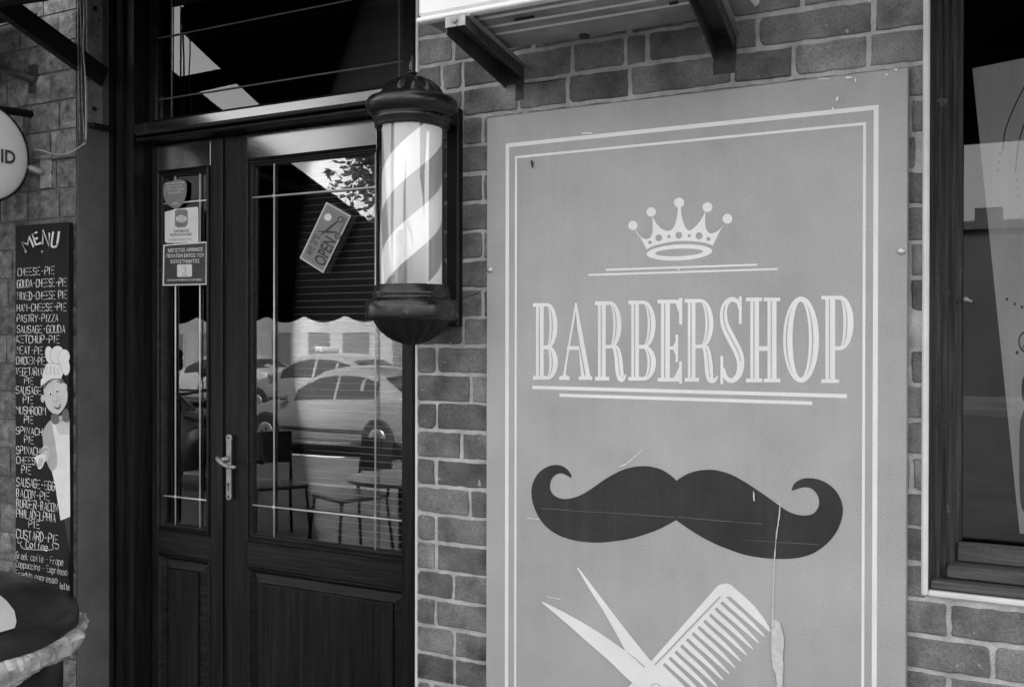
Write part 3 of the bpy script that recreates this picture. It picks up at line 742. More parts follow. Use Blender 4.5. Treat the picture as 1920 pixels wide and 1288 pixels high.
# moustache
M6 = lambda k=0: (lambda u, v: P(980+u/2.876, 840+v/2.876, YK-k*.00035))
mo = [(830, 175, 1), (790, 140), (740, 112), (680, 98), (620, 98), (560, 110), (500, 135), (440, 170), (390, 205), (340, 238), (290, 262), (240, 273), (200, 270), (165, 250), (149, 220), (150, 185), (165, 155), (190, 138), (215, 137), (240, 148), (262, 162, 1), (262, 145), (245, 118), (215, 97), (180, 90), (140, 97), (100, 120), (70, 155), (50, 205), (48, 260), (62, 320), (95, 385), (140, 435), (200, 472), (270, 495), (350, 507), (430, 508), (520, 498), (600, 483), (680, 458), (750, 430), (828, 388, 1), (880, 425), (950, 470), (1030, 512), (1110, 545), (1200, 575), (1300, 592), (1400, 597), (1490, 590), (1570, 565), (1640, 515), (1690, 455), (1718, 390), (1727, 330), (1715, 275), (1685, 225), (1640, 188), (1590, 167), (1535, 161), (1490, 172), (1460, 198), (1450, 230, 1), (1480, 220), (1515, 211), (1550, 215), (1580, 238), (1597, 275), (1595, 315), (1570, 350), (1530, 362), (1480, 358), (1430, 340), (1385, 310), (1330, 270), (1260, 222), (1190, 177), (1120, 140), (1050, 120), (1000, 116), (940, 122), (890, 138), (850, 160)]
b = MB(); b.poly([cr(mo, 4)], M6(0), 'sign ink dark'); b.build('moustache_emblem', sign)
# comb
b = MB(); W = 'sign ink white'
body = [(470, 1400), (1048, 745)]+arc(1092, 772, 55, 43, 140, 50, 8)+[(1180, 785), (1250, 850), (1300, 915), (1330, 965), (1337, 988), (1325, 985), (1120, 800), (1100, 800), (1085, 815), (520, 1420)]
b.poly([body], M6(0), W)
bases = [(1092-31*(i-1), 818+33.2*(i-1)) for i in range(19)]
for i in range(1, 19):
    bx, by = bases[i]; tx, ty = 1337-31.6*i, 982+33.6*i; mx, my = (bx*.45+tx*.55)+6, (by*.45+ty*.55)-4
    L_ = lambda t, o: (bx+(tx-bx)*t+o, by+(ty-by)*t-o); pts = [L_(-.08, 0), L_(.15, 0), L_(.4, 1.5), L_(.65, 2), L_(.85, 1), L_(.95, .5), L_(1, 0)]
    b.poly([ribbon(pts, [28, 27, 25, 21, 14, 9, 3])], M6(1+i % 2), W)
b.poly([ribbon([(700, 1180), (1065, 800)], 7)], M6(4), 'sign ink grey')
b.build('comb_emblem', sign)
# scissors
b = MB()
b1 = [(104, 833, 1), (120, 832), (300, 925), (430, 1005), (560, 1095), (700, 1182), (780, 1225), (900, 1310), (860, 1380), (720, 1330), (590, 1262), (470, 1150), (350, 1045), (220, 930)]
b2 = [(294, 649, 1), (310, 656), (440, 826), (560, 982), (690, 1143), (740, 1190), (780, 1230), (740, 1260), (655, 1185), (600, 1148), (560, 1100), (510, 1010), (440, 885), (370, 775)]
b.poly([cr(b2, 5)], M6(5), W); b.poly([cr(b1, 5)], M6(6), W)
b.poly([ribbon([(560, 1098), (610, 1136), (657, 1180)], [2, 6, 7])], M6(7), 'sign ink grey')
b.poly([arc(716, 1296, 30, 30, 0, 350, 24), arc(716, 1296, 26, 26, 0, 350, 24)], M6(8), 'sign ink grey')
for c in ((900, 1560), (1180, 1540)):
    b.poly([arc(c[0], c[1], 110, 130, 0, 354, 36), arc(c[0], c[1], 78, 98, 0, 354, 36)], M6(5), W)
b.poly([ribbon([(760, 1290), (850, 1400), (870, 1460)], [70, 55, 40])], M6(7.5), W); b.poly([ribbon([(800, 1290), (1000, 1390), (1110, 1450)], [70, 55, 40])], M6(9), W)
b.build('scissors_emblem', sign)
# drip scratch and scrap
b = MB()
pts = cr([(1388, 300), (1382, 380), (1368, 470), (1358, 600), (1352, 750), (1348, 930)], 5, False); rj = random.Random(3)
b.poly([ribbon([(x+rj.uniform(-1, 1), y) for x, y in pts], [rj.uniform(3, 8) for _ in pts])], M6(10), 'paper scrap')
b.build('scratch', sign); b = MB()
sc = [(1342, 930), (1365, 925), (1385, 935), (1392, 965), (1405, 1000), (1408, 1060), (1402, 1120), (1405, 1180), (1398, 1300), (1375, 1380), (1368, 1240), (1350, 1180), (1340, 1100), (1342, 1000)]
b.poly([[(x+rj.uniform(-2, 2), y+rj.uniform(-2, 2)) for x, y in cr(sc, 5)]], M6(11), 'paper scrap')
b.build('paper_scrap', sign); b = MB()
for (x0, y0, x1, y1, ww) in ((520, 100, 560, 85, 6), (560, 85, 610, 40, 5), (610, 40, 650, 5, 4), (100, 325, 820, 372, 3), (830, 372, 1290, 408, 3), (1245, 235, 1248, 285, 8), (1180, 495, 1600, 520, 2), (130, 800, 205, 815, 5), (20, 378, 90, 382, 4)):
    b = MB(); n = 8; pp = [(x0+(x1-x0)*i/n, y0+(y1-y0)*i/n+rj.uniform(-1.2, 1.2)) for i in range(n+1)]
    b.poly([ribbon(pp, [ww*rj.uniform(.3, 1) for _ in pp])], M6(12), 'sticker grey' if y0 > 300 and ww < 4 else 'sign ink white'); b.build('hairline_scratch', sign)
for (u, v, rx, ry) in ((1592, 146, 7, 2), (1604, 150, 1.5, 4), (1545, 148, 11, 1), (1679, 131, 4, 1.6), (1662, 140, 3, 2), (1570, 186, 3, 4), (1562, 206, 1.8, 5), (1100, 250, 10, 1.5), (1272, 505, 2, 2)):
    b = MB(); b.poly([[(x+rj.uniform(-.3, .3)*rx, y+rj.uniform(-.3, .3)*ry) for x, y in arc(u, v, rx, ry, 0, 330, 11)]], SP(12), 'sign ink white'); b.build('plaster_fleck', sign)
b = MB(); b.poly([cr([(996, 300), (1000, 306), (998, 316), (995, 306)], 4)], SP(12), 'sign ink dark'); b.build('ink_drip', sign)
for (u, v) in ((1690, 471), (919, 506)):
    b = MB(); p = P(u, v, YB); b.lathe((p.x, 0, p.z), [(.009, YB), (.009, YB-.002), (.006, YB-.005), (.002, YB-.006)], 'screw metal', n=14, axis='Y'); b.build('screw', sign)

# ================================================================ BARBER POLE
YP = -.165; px = X_(772, YP); zz = lambda v: Z_(772, v, YP)
pole = thing('barber_pole', 'glass barber pole with spiral stripes and black fluted caps on the brick corner', 'barber pole', (px, YP, zz(648)))
b = MB(); K = 'black metal'
b.lathe((px, YP), [(.095, zz(243)), (.097, zz(241)), (.097, zz(232)), (.101, zz(230)), (.102, zz(224)), (.0985, zz(222)), (.0985, zz(219.5)), (.107, zz(217)), (.1165, zz(211)), (.1205, zz(203)), (.1190, zz(194)), (.112, zz(188)), (.100, zz(184.5)), (.09, zz(184))], K, n=72)
b.build('top_ring', pole)
b = MB(); b.lathe((px, YP), [(.092, zz(188), .0), (.088, zz(184), .03), (.084, zz(178), .10), (.079, zz(171), .17), (.069, zz(162), .22), (.055, zz(154), .24), (.038, zz(148), .22), (.022, zz(145), .1), (.012, zz(144), 0)], K, n=144, flute=10); b.build('dome', pole)
b = MB(); b.lathe((px, YP), [(.018, zz(148)), (.016, zz(144.5)), (.007, zz(145)), (.006, zz(142)), (.015, zz(139.5)), (.016, zz(137.5)), (.007, zz(135)), (.0085, zz(131)), (.0095, zz(124)), (.007, zz(114)), (.003, zz(106)), (.001, zz(102))], K, n=24); b.build('finial', pole)
b = MB(); b.lathe((px, YP), [(.094, zz(535)), (.097, zz(536)), (.098, zz(545)), (.101, zz(547)), (.102, zz(553)), (.099, zz(556)), (.101, zz(560)), (.113, zz(563)), (.120, zz(569)), (.1215, zz(577)), (.1215, zz(592)), (.119, zz(598)), (.110, zz(601)), (.100, zz(602))], K, n=72); b.build('bottom_ring', pole)
b = MB(); b.lathe((px, YP), [(.100, zz(600), 0), (.098, zz(604), .03), (.092, zz(612), .06), (.081, zz(622), .09), (.064, zz(632), .10), (.043, zz(640), .08), (.022, zz(645), .04), (.008, zz(647), 0)], 'black shade metal', n=144, flute=16); b.build('bowl', pole)
b = MB(); b.lathe((px, YP), [(.0925, zz(541)), (.0925, zz(238))], 'pole glass', n=96, cap=False)
b.lathe((px, YP), [(.0895, zz(541)), (.0895, zz(238))], 'pole glass', n=96, cap=False); b.build('glass_tube', pole)
b = MB(); ri = .078; b.lathe((px, YP), [(ri, zz(543)), (ri, zz(236))], 'pole grey', n=96); b.build('stripe_core', pole)
b = MB(); pitch = .207; bh = .102; z0p, z1p = zz(542), zz(237); turn = pitch*2; ang0 = YAW  # camera facing angle
fa = math.atan2(CAM.y-YP, CAM.x-px)
zup = zz(410)              # upper edge of a band where it faces the street
N = 120
for par in (0, 1):
  b = MB()
  for st in range(-4+par, 6, 2):
    for i in range(N):
        a0 = fa-math.pi+2*math.pi*i/N; a1 = fa-math.pi+2*math.pi*(i+1)/N
        qs = []
        for a in (a0, a1):
            top = zup+st*pitch+turn*(a-fa)/(2*math.pi); qs.append((a, max(z0p, min(z1p, top-bh)), max(z0p, min(z1p, top))))
        if qs[0][2]-qs[0][1] < 1e-5 and qs[1][2]-qs[1][1] < 1e-5: continue
        r2 = ri+.0004
        pt = lambda a, z: (px+r2*math.cos(a), YP+r2*math.sin(a), z)
        b.add([pt(qs[0][0], qs[0][1]), pt(qs[1][0], qs[1][1]), pt(qs[1][0], qs[1][2]), pt(qs[0][0], qs[0][2])], [(0, 1, 2, 3)], 'pole white', smooth=True)
  b.build('white_stripe', pole)
b = MB(); ox = X_(862, -.02)
b.box(ox-.105, ox, -.03, -.002, zz(612), zz(186), 'black shade metal', bev=.004); b.build('back_plate', pole)
b = MB(); b.box(px-.02, px+.06, YP+.06, -.03, zz(606), zz(590), 'black shade metal', bev=.004); b.build('support_arm', pole); b = MB(); b.box(px-.02, px+.06, YP+.06, -.03, zz(226), zz(206), 'black shade metal', bev=.004); b.build('support_arm', pole)

# ================================================================ AIR CONDITIONER
Ya0, Ya1 = -.42, -.12; az = Z_(782, 44, Ya0); ax0 = X_(782, Ya0, 45); ax1 = X_(1425, Ya1, 20)
ac = thing('air_conditioner', 'white outdoor air conditioner unit on brackets above the barbershop board', 'air conditioner', ((ax0+ax1)/2, -.27, az))
b = MB(); b.box(ax0, ax1, Ya0, Ya1, az+.012, az+.55, 'ac casing', bev=.008)
b.box(ax0-.002, ax1+.002, Ya0-.004, Ya0+.02, az, az+.011, 'ac casing', bev=.003)
b.build('casing', ac)
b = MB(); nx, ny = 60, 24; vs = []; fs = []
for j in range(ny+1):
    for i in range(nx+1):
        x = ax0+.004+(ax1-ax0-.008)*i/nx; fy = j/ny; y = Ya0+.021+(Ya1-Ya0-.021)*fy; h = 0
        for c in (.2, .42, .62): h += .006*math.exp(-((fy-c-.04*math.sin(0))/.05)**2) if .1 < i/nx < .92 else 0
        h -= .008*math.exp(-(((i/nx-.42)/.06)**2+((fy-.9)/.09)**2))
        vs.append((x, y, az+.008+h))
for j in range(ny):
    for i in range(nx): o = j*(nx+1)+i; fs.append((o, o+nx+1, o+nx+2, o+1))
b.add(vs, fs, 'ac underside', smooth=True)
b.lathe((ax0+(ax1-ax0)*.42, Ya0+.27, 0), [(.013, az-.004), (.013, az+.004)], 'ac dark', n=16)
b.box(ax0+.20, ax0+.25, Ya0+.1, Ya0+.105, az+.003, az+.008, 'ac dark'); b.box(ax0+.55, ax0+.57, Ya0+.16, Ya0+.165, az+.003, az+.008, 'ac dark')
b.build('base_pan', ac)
def bracket(u, uf, lab):
    xb = X_(u, 0, 100); xf_ = X_(uf, -.43, 40); zt_ = az-.003; b = MB()
    y0, y1 = -.43, -.006; W_ = .052; d0, d1 = .026, .036
    def seg(a0, a1, za, zb0, zb1, m_):   # strip between offsets a0..a1 along the bracket
        L = [[(xf_+a0, y0, zt_-za), (xf_+a1, y0, zt_-za), (xf_+a1, y0, zt_-zb0), (xf_+a0, y0, zt_-zb0)], [(xb+a0, y1, zt_-za), (xb+a1, y1, zt_-za), (xb+a1, y1, zt_-zb1), (xb+a0, y1, zt_-zb1)]]
        b.loft(L, m_, True, True)
    seg(0, W_, 0, .003, .003, 'bracket shade and pipe'); seg(0, .003, .0031, d0+.012, d1+.02, 'bracket shade and pipe'); seg(W_-.003, W_, .0031, d0, d1, 'bracket shade and pipe'); seg(W_, W_+.012, .0015, .004, .004, 'galvanised')
    b.box(xf_, xf_+W_, y0-.003, y0-.0002, zt_-.024, zt_, 'galvanised')
    b.lathe((xf_+W_/2, 0, zt_-.012), [(.006, y0-.003), (.007, y0-.009), (.003, y0-.010)], 'galvanised', n=6, axis='Y')
    b.box(xb-.002, xb+W_+.002, -.0058, -.001, zt_-.09, zt_, 'bracket shade and pipe')
    b.build('wall_bracket', label=lab, category='bracket', group='steel brackets under the air conditioner')
bracket(950, 836, 'steel bracket under the end of the air conditioner nearer the barber pole')
bracket(1340, 1285, 'steel bracket under the end of the air conditioner nearer the window')

# ================================================================ RIGHT WINDOW
YWf, YWg = .07, .125
win = thing('shop_window', 'shop window in weathered dark wood frame with white edging, right of the board', 'window', (XW0+.6, .1, ZW0))
b = MB(); gxl = X_(1803, YWg-.012); gzl = Z_(1810, 1012, YWg)
i1 = gxl-XW0
b.frame(XW0+.0005, XW1-.0005, ZW0+.0005, ZW1-.0005, [(0, .004), (.004, .002), (.005, .03), (i1*.35, .032), (i1*.38, .05), (i1*.55, .05), (i1*.58, .075), (i1*.8, .078), (i1*.84, .095), (i1, .1), (i1, .15)], 'weathered wood')
b.build('window_frame', win)
b = MB(); b.box(XW0+.006, XW1-.006, -.004, .0295, ZW0+.0035, ZW0+.022, 'weathered sill', bev=.003)
b.box(XW0+i1*.6, XW1-i1*.6, .031, .10, ZW0+.023, ZW0+.05, 'weathered sill', bev=.003)
b.box(XW0+i1*.9, XW1-i1*.9, .085, .11, ZW0+.051, gzl, 'weathered sill', bev=.003)
b.build('window_sill', win)
b = MB(); b.box(XW0+i1-.003, XW1-i1, YWg, YWg+.004, ZW0+.04, ZW1-i1+.002, 'window glass'); b.build('glass_pane', win)
# latch
b = MB(); p = P(1812, 562, .1); b.lathe((p.x, 0, p.z), [(.005, .1), (.006, .085), (.004, .08)], 'galvanised', n=10, axis='Y'); b.tube([(p.x, .086, p.z), (p.x+.012, .084, p.z-.006)], .004, 'galvanised', n=6); b.build('latch', win)
# poster behind the glass
YQ = YWg+.03
b = MB(); tl, bl = P(1823, 129, YQ), P(1912, 1000, YQ); tr2 = tl+Vector((.80, 0, .075)); br2 = bl+Vector((.80, 0, .075)); dy = Vector((0, .002, 0))
b.loft([[bl+dy, br2+dy, tr2+dy, tl+dy], [bl, br2, tr2, tl]], 'poster', True, True)
fq = lambda k: (lambda u, v: P(u, v, YQ-.0005*k))
b.poly([ribbon(cr([(1922, 160), (1900, 205), (1885, 245), (1880, 285)], 5, False), [2.5]*15+[1])], fq(1), 'poster ink')
b.poly([ribbon(cr([(1945, 180), (1918, 240), (1908, 285), (1904, 325)], 5, False), [2.5]*15+[1])], fq(1), 'poster ink')
b.poly([ribbon(cr([(1985, 175), (1950, 260), (1940, 330)], 5, False), 2.5)], fq(1), 'poster ink')
for (u, v, r_) in ((1875, 288, 1.8), (1873, 304, 1.6), (1871, 320, 1.6), (1906, 337, 1.6), (1908, 353, 1.6), (1910, 369, 1.6), (1888, 561, 2.6), (1903, 570, 2.6), (1916, 576, 2.6), (1907, 661, 3), (1930, 580, 2.6)): b.poly([arc(u, v, r_, r_*1.2, 0, 330, 11)], fq(1), 'poster ink')
b.poly([arc(1923, 641, 14, 20, 0, 350, 24), arc(1923, 641, 11, 16, 0, 350, 24)], fq(1), 'poster ink')
b.poly([ribbon(cr([(1915, 655), (1925, 640), (1935, 628)], 4, False), 2)], fq(2), 'poster ink')
b.poly([cr([(1925, 700), (1916, 718), (1916, 745), (1922, 760), (1913, 790), (1911, 850), (1912, 920), (1920, 960), (1960, 980), (2000, 900), (2000, 760), (1960, 700)], 4)], fq(1), 'poster ink')
b.build('window_poster', label='grey poster with fine dark line drawing hung slanting behind the window glass', category='poster')

# ================================================================ MENU BOARD
YM = -.034; mx0, mx1 = X_(28, YM), X_(129, YM); mz1 = Z_(128, 416, YM); mz0 = .55
menu = thing('menu_board', 'tall narrow black MENU board with painted chef and pie list beside the door', 'menu board', ((mx0+mx1)/2, YM, mz0))
b = MB(); b.box(mx0, min(mx1+.0, XD0-.002), YM, -.012, mz0, mz1, 'chalkboard', bev=.003); b.build('panel', menu)
YC = YM-.001
b = MB()
def line(s_, u0, u1, v0, v1, r_=.0014):
    # text between u0..u1, cap top v0, base v1 (left end); keep level with the real board
    O = P(u0, v1, YC); U = P(u1, v1, YC); V = P(u0, v0, YC); V = O+(V-O)*.86; U = Vector((U.x, YC, O.z)); V = Vector((O.x, YC, V.z))
    strokes(b, s_, O, U, V, r_, 'chalk', jit=.11)
L1 = [('CHEESE-PIE', 33.5, 101.5, 501, 517), ('GOUDA-CHEESE-PIE', 32.6, 125, 523, 539.5), ('MIXED-CHEESE PIE', 32.6, 125.5, 546, 562.5), ('HAM-CHEESE-PIE', 32, 123.6, 568.5, 584), ('PASTRY-PIZZA', 32, 108.7, 588.5, 604), ('SAUSAGE-GOUDA', 32, 121.7, 608.5, 624), ('KETCHUP-PIE', 31.7, 111, 627, 643), ('MEAT-PIE', 31.7, 80, 647.5, 664), ('CHICKEN-PIE', 30.5, 84.5, 666.5, 683), ('VEGETARIAN', 30.5, 84.5, 687, 703.5), ('PIE', 46, 62, 705, 720), ('SAUSAGE', 30, 77, 722, 738), ('PIE', 44, 62, 739.5, 755.6), ('MUSHROOM', 30.5, 85.4, 759, 775), ('PIE', 45.6, 62, 777, 793), ('SPINACH', 30, 79, 798, 813), ('PIE', 46, 63, 815, 830.5), ('SPINACH', 31, 75, 834, 850), ('CHEESE', 31, 73, 853, 868), ('PIE', 41, 58, 871, 887), ('SAUSAGE-EGG', 31, 102, 893, 911), ('BACON-PIE', 31, 93, 914, 931), ('BURGER-BACON', 31, 108, 932.5, 950), ('PHILADELPHIA', 31, 104, 951, 969), ('PIE', 54, 74, 972, 988), ('CUSTARD-PIE', 31, 109, 989, 1008)]
for a in L1: line(*a)
line('Coffee', 49, 89, 1011, 1026); line('Greek coffe - Frape', 30, 118, 1031, 1046, .0008); line('Cappuccino - Espresso', 30, 126, 1048, 1062, .0008); line('Freddo espresso', 30, 107, 1066, 1080, .0008); line('latte', 112, 130, 1090, 1103, .0008)
for pts in (cr([(34, 1011), (33, 1016), (37, 1018), (41, 1014), (38, 1020), (44, 1028), (60, 1030), (88, 1031)], 3, False), cr([(88, 1031), (100, 1029), (98, 1020), (103, 1018), (110, 1021), (108, 1029), (103, 1027)], 3, False)):
    b.tube([P(u, v, YC) for u, v in pts], .0011, 'chalk', n=5)
b.build('menu_lettering', menu); b = MB()
def big(s_, O, U, V, r_):
    strokes(b, s_, P(*O, YC), P(*U, YC), P(*V, YC), r_, 'chalk', jit=.03)
big('M', (49, 473), (63, 463), (41, 454), .0040); big('E', (68, 460.5), (77, 457), (61, 440), .0040); big('N', (80, 458), (92, 463), (80, 431), .0040); big('U', (96, 464.5), (107, 464), (99, 436), .0040)
b.build('menu_title', menu)
# chef picture
b = MB(); c2 = lambda k=0: (lambda u, v: P(u/3.22, 400+v/3.22, YM-.0012-k*.0005)); c3f = lambda k=0: (lambda u, v: P(u/2.537, 780+v/2.537, YM-.0012-k*.0005))
xr = 418
b.poly([cr([(205, 70), (240, 20), (250, 60), (270, 110), (275, 230), (250, 268), (215, 200), (205, 130)], 4)], c3f(0), 'chef shade')          # sleeve arm
b.poly([cr([(242, 18, 1), (330, 40, 1), (331, 90, 1), (334, 478, 1), (288, 496, 1), (262, 330), (247, 265, 1), (272, 230), (262, 120)], 4)], c3f(1), 'chef white')  # apron
b.poly([cr([(258, 12, 1), (331, 14, 1), (331, 88, 1), (290, 88), (268, 60)], 3)], c3f(2), 'chef skin')
b.poly([cr([(200, 150), (225, 140), (237, 165), (230, 205), (212, 215), (195, 185)], 4)], c3f(2), 'chef skin')
b.poly([cr([(165, 195), (205, 180), (218, 195), (200, 245), (182, 250), (175, 225)], 4)], c3f(3), 'chef white')
for i in range(3): b.poly([ribbon([(205-i*8, 200), (195-i*8, 243)], 2.5)], c3f(4), 'chef grey')
b.poly([ribbon(cr([(198, 175), (215, 155), (232, 168)], 4, False), 3)], c3f(4), 'chef grey')
b.poly([[(305, 490), (333, 480), (333, 660)]], c3f(1), 'chef dark')
b.poly([cr([(262, 1040), (270, 1000), (310, 985), (360, 990), (395, 1035), (408, 1100), (395, 1160), (350, 1215), (310, 1200), (275, 1150)], 4)], c2(2), 'chef skin')     # face
b.poly([arc(258, 1118, 12, 24, 0, 345, 16)], c2(1), 'chef skin'); b.poly([arc(395, 1050, 10, 22, 0, 345, 16)], c2(1), 'chef skin')
b.poly([cr([(262, 1060), (268, 1020), (290, 1000), (360, 985), (385, 1020), (370, 1022), (345, 1002), (300, 1015), (275, 1050)], 4)], c2(3), 'chef grey')
b.poly([cr([(247, 1045, 1), (250, 1000), (300, 975), (375, 978, 1), (370, 998, 1), (310, 1000), (265, 1030)], 4)], c2(5), 'chef white')
b.poly([cr([(255, 990, 1), (268, 940), (290, 905), (370, 915), (378, 980, 1), (310, 978)], 4)], c2(4), 'chef white')
for i in range(4): b.poly([ribbon(cr([(285+i*22, 920+i*4), (278+i*24, 950), (282+i*24, 975)], 4, False), 4)], c2(5), 'chef shade')
for (x, y, rx, ry, t) in ((298, 855, 24, 52, 8), (345, 855, 42, 54, -8), (385, 870, 34, 48, -10), (395, 925, 25, 52, 5)):
    k = 6+int(x/20) % 5
    b.poly([arc(x, y, rx+2, ry+2, 0, 350, 28, t)], c2(6+(x-298)/25), 'chef shade'); b.poly([arc(x, y, rx-1, ry-1, 0, 350, 28, t)], c2(6.6+(x-298)/25), 'chef white')
for (x, y) in ((305, 1088), (345, 1072)): b.poly([arc(x, y, 11, 16, 0, 340, 14)], c2(4), 'chef white'); b.poly([arc(x, y+3, 5, 8, 0, 340, 10)], c2(5), 'chef dark')
for pts in ([(278, 1040), (290, 1022), (310, 1018)], [(340, 1015), (360, 1018), (370, 1030)]): b.poly([ribbon(cr(pts, 4, False), 4)], c2(4), 'chef dark')
b.poly([arc(332, 1118, 19, 22, 0, 345, 18)], c2(4), 'chef shade'); b.poly([arc(333, 1116, 16, 18, 0, 345, 18)], c2(4.6), 'chef skin')
b.poly([cr([(322, 1165, 1), (345, 1168), (368, 1148, 1), (360, 1178), (342, 1182)], 4)], c2(4), 'chef dark'); b.poly([cr([(330, 1168, 1), (346, 1169), (362, 1157, 1), (350, 1173)], 3)], c2(5), 'chef white')
b.poly([cr([(362, 1235), (340, 1210), (312, 1215), (308, 1245), (320, 1270), (345, 1268)], 4)], c2(7), 'chef grey'); b.poly([cr([(370, 1232), (385, 1185), (408, 1182), (416, 1215), (415, 1255), (390, 1258)], 4)], c2(7), 'chef grey'); b.poly([arc(366, 1236, 11, 17, 0, 345, 16)], c2(8), 'chef shade')
b.build('chef_picture', menu)
b = MB(); p = P(79, 472, YC); b.lathe((p.x, 0, p.z), [(.004, YM), (.004, YM-.002), (.001, YM-.003)], 'screw metal', n=10, axis='Y'); b.build('screw', menu)

# ================================================================ ROUND PROJECTING SIGN
xdsc = -3.17; yc = -.218; zc_ = PX(20, 294, xdsc).z; Rr = .168
disc = thing('round_projecting_sign', 'round white double sided sign on an arm above the menu board', 'sign', (xdsc, yc, zc_-Rr))
b = MB(); prof = []
for (rr, x) in ((.0, -.052), (.10, -.050), (.14, -.045), (.158, -.036), (Rr-.002, -.03)): prof.append((rr, xdsc+x+.0))
for (rr, x) in ((Rr-.002, -.0), (.158, .006), (.14, .015), (.10, .020), (.0, .022)): prof.append((rr, xdsc+x))
b.lathe((xdsc, yc, zc_), prof[:5], 'lamp disc', n=64, axis='X'); b.lathe((xdsc, yc, zc_), prof[5:], 'lamp disc', n=64, axis='X'); b.build('disc_face', disc)
b = MB(); b.lathe((xdsc, yc, zc_), [(Rr-.003, xdsc-.031), (Rr+.003, xdsc-.031), (Rr+.003, xdsc+.001), (Rr-.003, xdsc+.001)], 'black shade metal', n=64, axis='X'); b.build('rim', disc)
b = MB(); xf = xdsc+.0235
def dp(u, v): return PX(u, v, xf)
zt0, zt1 = dp(12, 306), dp(12, 281)
textmesh('ID', dp(2, 305), dp(29, 309), dp(2, 279.5), b, 'sticker dark', bold=.03); b.build('lettering', disc)
b = MB(); pa, pb = P(78, 292, -.004), P(98, 352, -.004)
b.box(pa.x, pb.x, -.010, -.002, pb.z, pa.z, 'galvanised', bev=.001)
b.tube([(xdsc-.012, yc+Rr-.002, Z_(70, 318, 0)), (X_(86, 0), -.008, Z_(86, 325, 0))], .012, 'galvanised', n=12)
b.build('wall_arm', disc)

# cables on stone wall
b = MB()
def cable(pts, r_, m_, Y=-.018): b.tube([P(u, v, Y) for u, v in cr(pts, 5, False)], r_, m_, n=6)
cable([(150, -60), (151, 0), (153, 60), (153, 120), (154, 180), (157, 230), (158, 262), (150, 278), (130, 292), (100, 297), (64, 296)], .0035, 'cable')
cable([(156, -60), (158, 30), (156, 90), (160, 150), (161, 200), (161, 262), (152, 274), (130, 287), (105, 290), (80, 283), (64, 280)], .0026, 'cable light', -.026)
cable([(147, -60), (147, 100), (150, 262)], .0035, 'cable')
b.build('sign_cable', label='loose cables running down the stone wall to the round sign', category='cable')
for (u, v) in ((155, 33), (158, 190), (158, 262)):
    pass
# faint tube on the left wall
b = MB(); b.tube([P(-30, 118, -.05), P(30, 138, -.03), P(66, 152, -.012)], .014, 'bracket shade and pipe', n=10); p = P(66, 150, 0); b.box(p.x-.02, p.x+.02, -.014, -.004, p.z-.05, p.z+.05, 'bracket shade and pipe'); b.build('wall_pipe', label='short metal pipe stub fixed to the stone wall above the round sign', category='pipe')

# ================================================================ AWNINGS
XL = -3.16
yo = -2.6; zin = CAM.z+1.15; sl = .345
def awning(x0, x1, yo, zin, sl, depth, name, label):
    t = thing(name, label, 'awning', ((x0+x1)/2, 0, zin))
    b = MB(); n = 10
    top = []; th = .006
    for j in range(13):
        f_ = j/12; y = -.02+(yo+.02)*f_; sag = -.02*math.sin(math.pi*f_)
        top.append((y, zin+sl*(y)+sag))
    b.loft([[(x0, y, z), (x1, y, z), (x1, y, z+th), (x0, y, z+th)] for y, z in top], 'awning cloth', True, True); b.build('canopy_cloth', t)
    ze = zin+sl*yo
    b = MB(); N = int((x1-x0)/.02); vs = []; fs = []
    for i in range(N+1):
        x = x1-(x1-x0)*i/N; zb_ = ze-depth-.045*abs(math.sin(math.pi*(x1-x)/.34))**1.0+.02
        vs += [(x, yo-.004, ze), (x, yo-.004, zb_), (x, yo-.001, ze), (x, yo-.001, zb_)]
    for i in range(N):
        o = 4*i; fs += [(o, o+1, o+5, o+4), (o+2, o+6, o+7, o+3), (o+1, o+3, o+7, o+5)]
    b.add(vs, fs, 'awning cloth'); b.build('valance', t)
    b = MB(); b.tube([(x0, yo+.02, ze-.012), (x1, yo+.02, ze-.012)], .014, 'arm metal'); b.build('front_bar', t)
    return t
aw = awning(XL-2.6, XL, yo, zin, sl, .12, 'shop_awning', 'large dark awning with scalloped edge over the neighbouring shop front')
b = MB(); b.tube([(XL-.05, -.01, zin-.35), (XL-.05, -1.2, zin+sl*-1.2-.02)], .014, 'arm metal'); b.build('arm', aw)
XR = XD0+.02
zr_ = ZD1-.02
ya = -.47; slr = .42
zin2 = PX(470, 205, -2.8).z
# door awning: cassette put in to block sky above, plus short cloth
t = thing('door_awning', 'short black folding awning above the transom of the door', 'awning', (-2.2, 0, 2.6))
zi = 2.83
b = MB(); xa0, xa1 = -2.95, -1.42
pts = [(-.02, zi), (-.15, zi-.061), (ya, zi+slr*ya)]
b.loft([[(xa0, y, z), (xa1, y, z), (xa1, y, z+.006), (xa0, y, z+.006)] for y, z in pts], 'awning cloth', True, True); b.build('canopy_cloth', t)
b = MB(); b.box(xa0, xa1, -.11, -.012, zi-.02, ZD1+.06, 'arm metal', bev=.02); b.build('blocking_cassette', t)  # box added to keep sky out of the transom reflection
b = MB(); b.box(xa0, xa1, ya-.02, ya, zi+slr*ya-.004, zi+slr*ya+.03, 'awning cloth', bev=.006); b.build('front_bar', t)
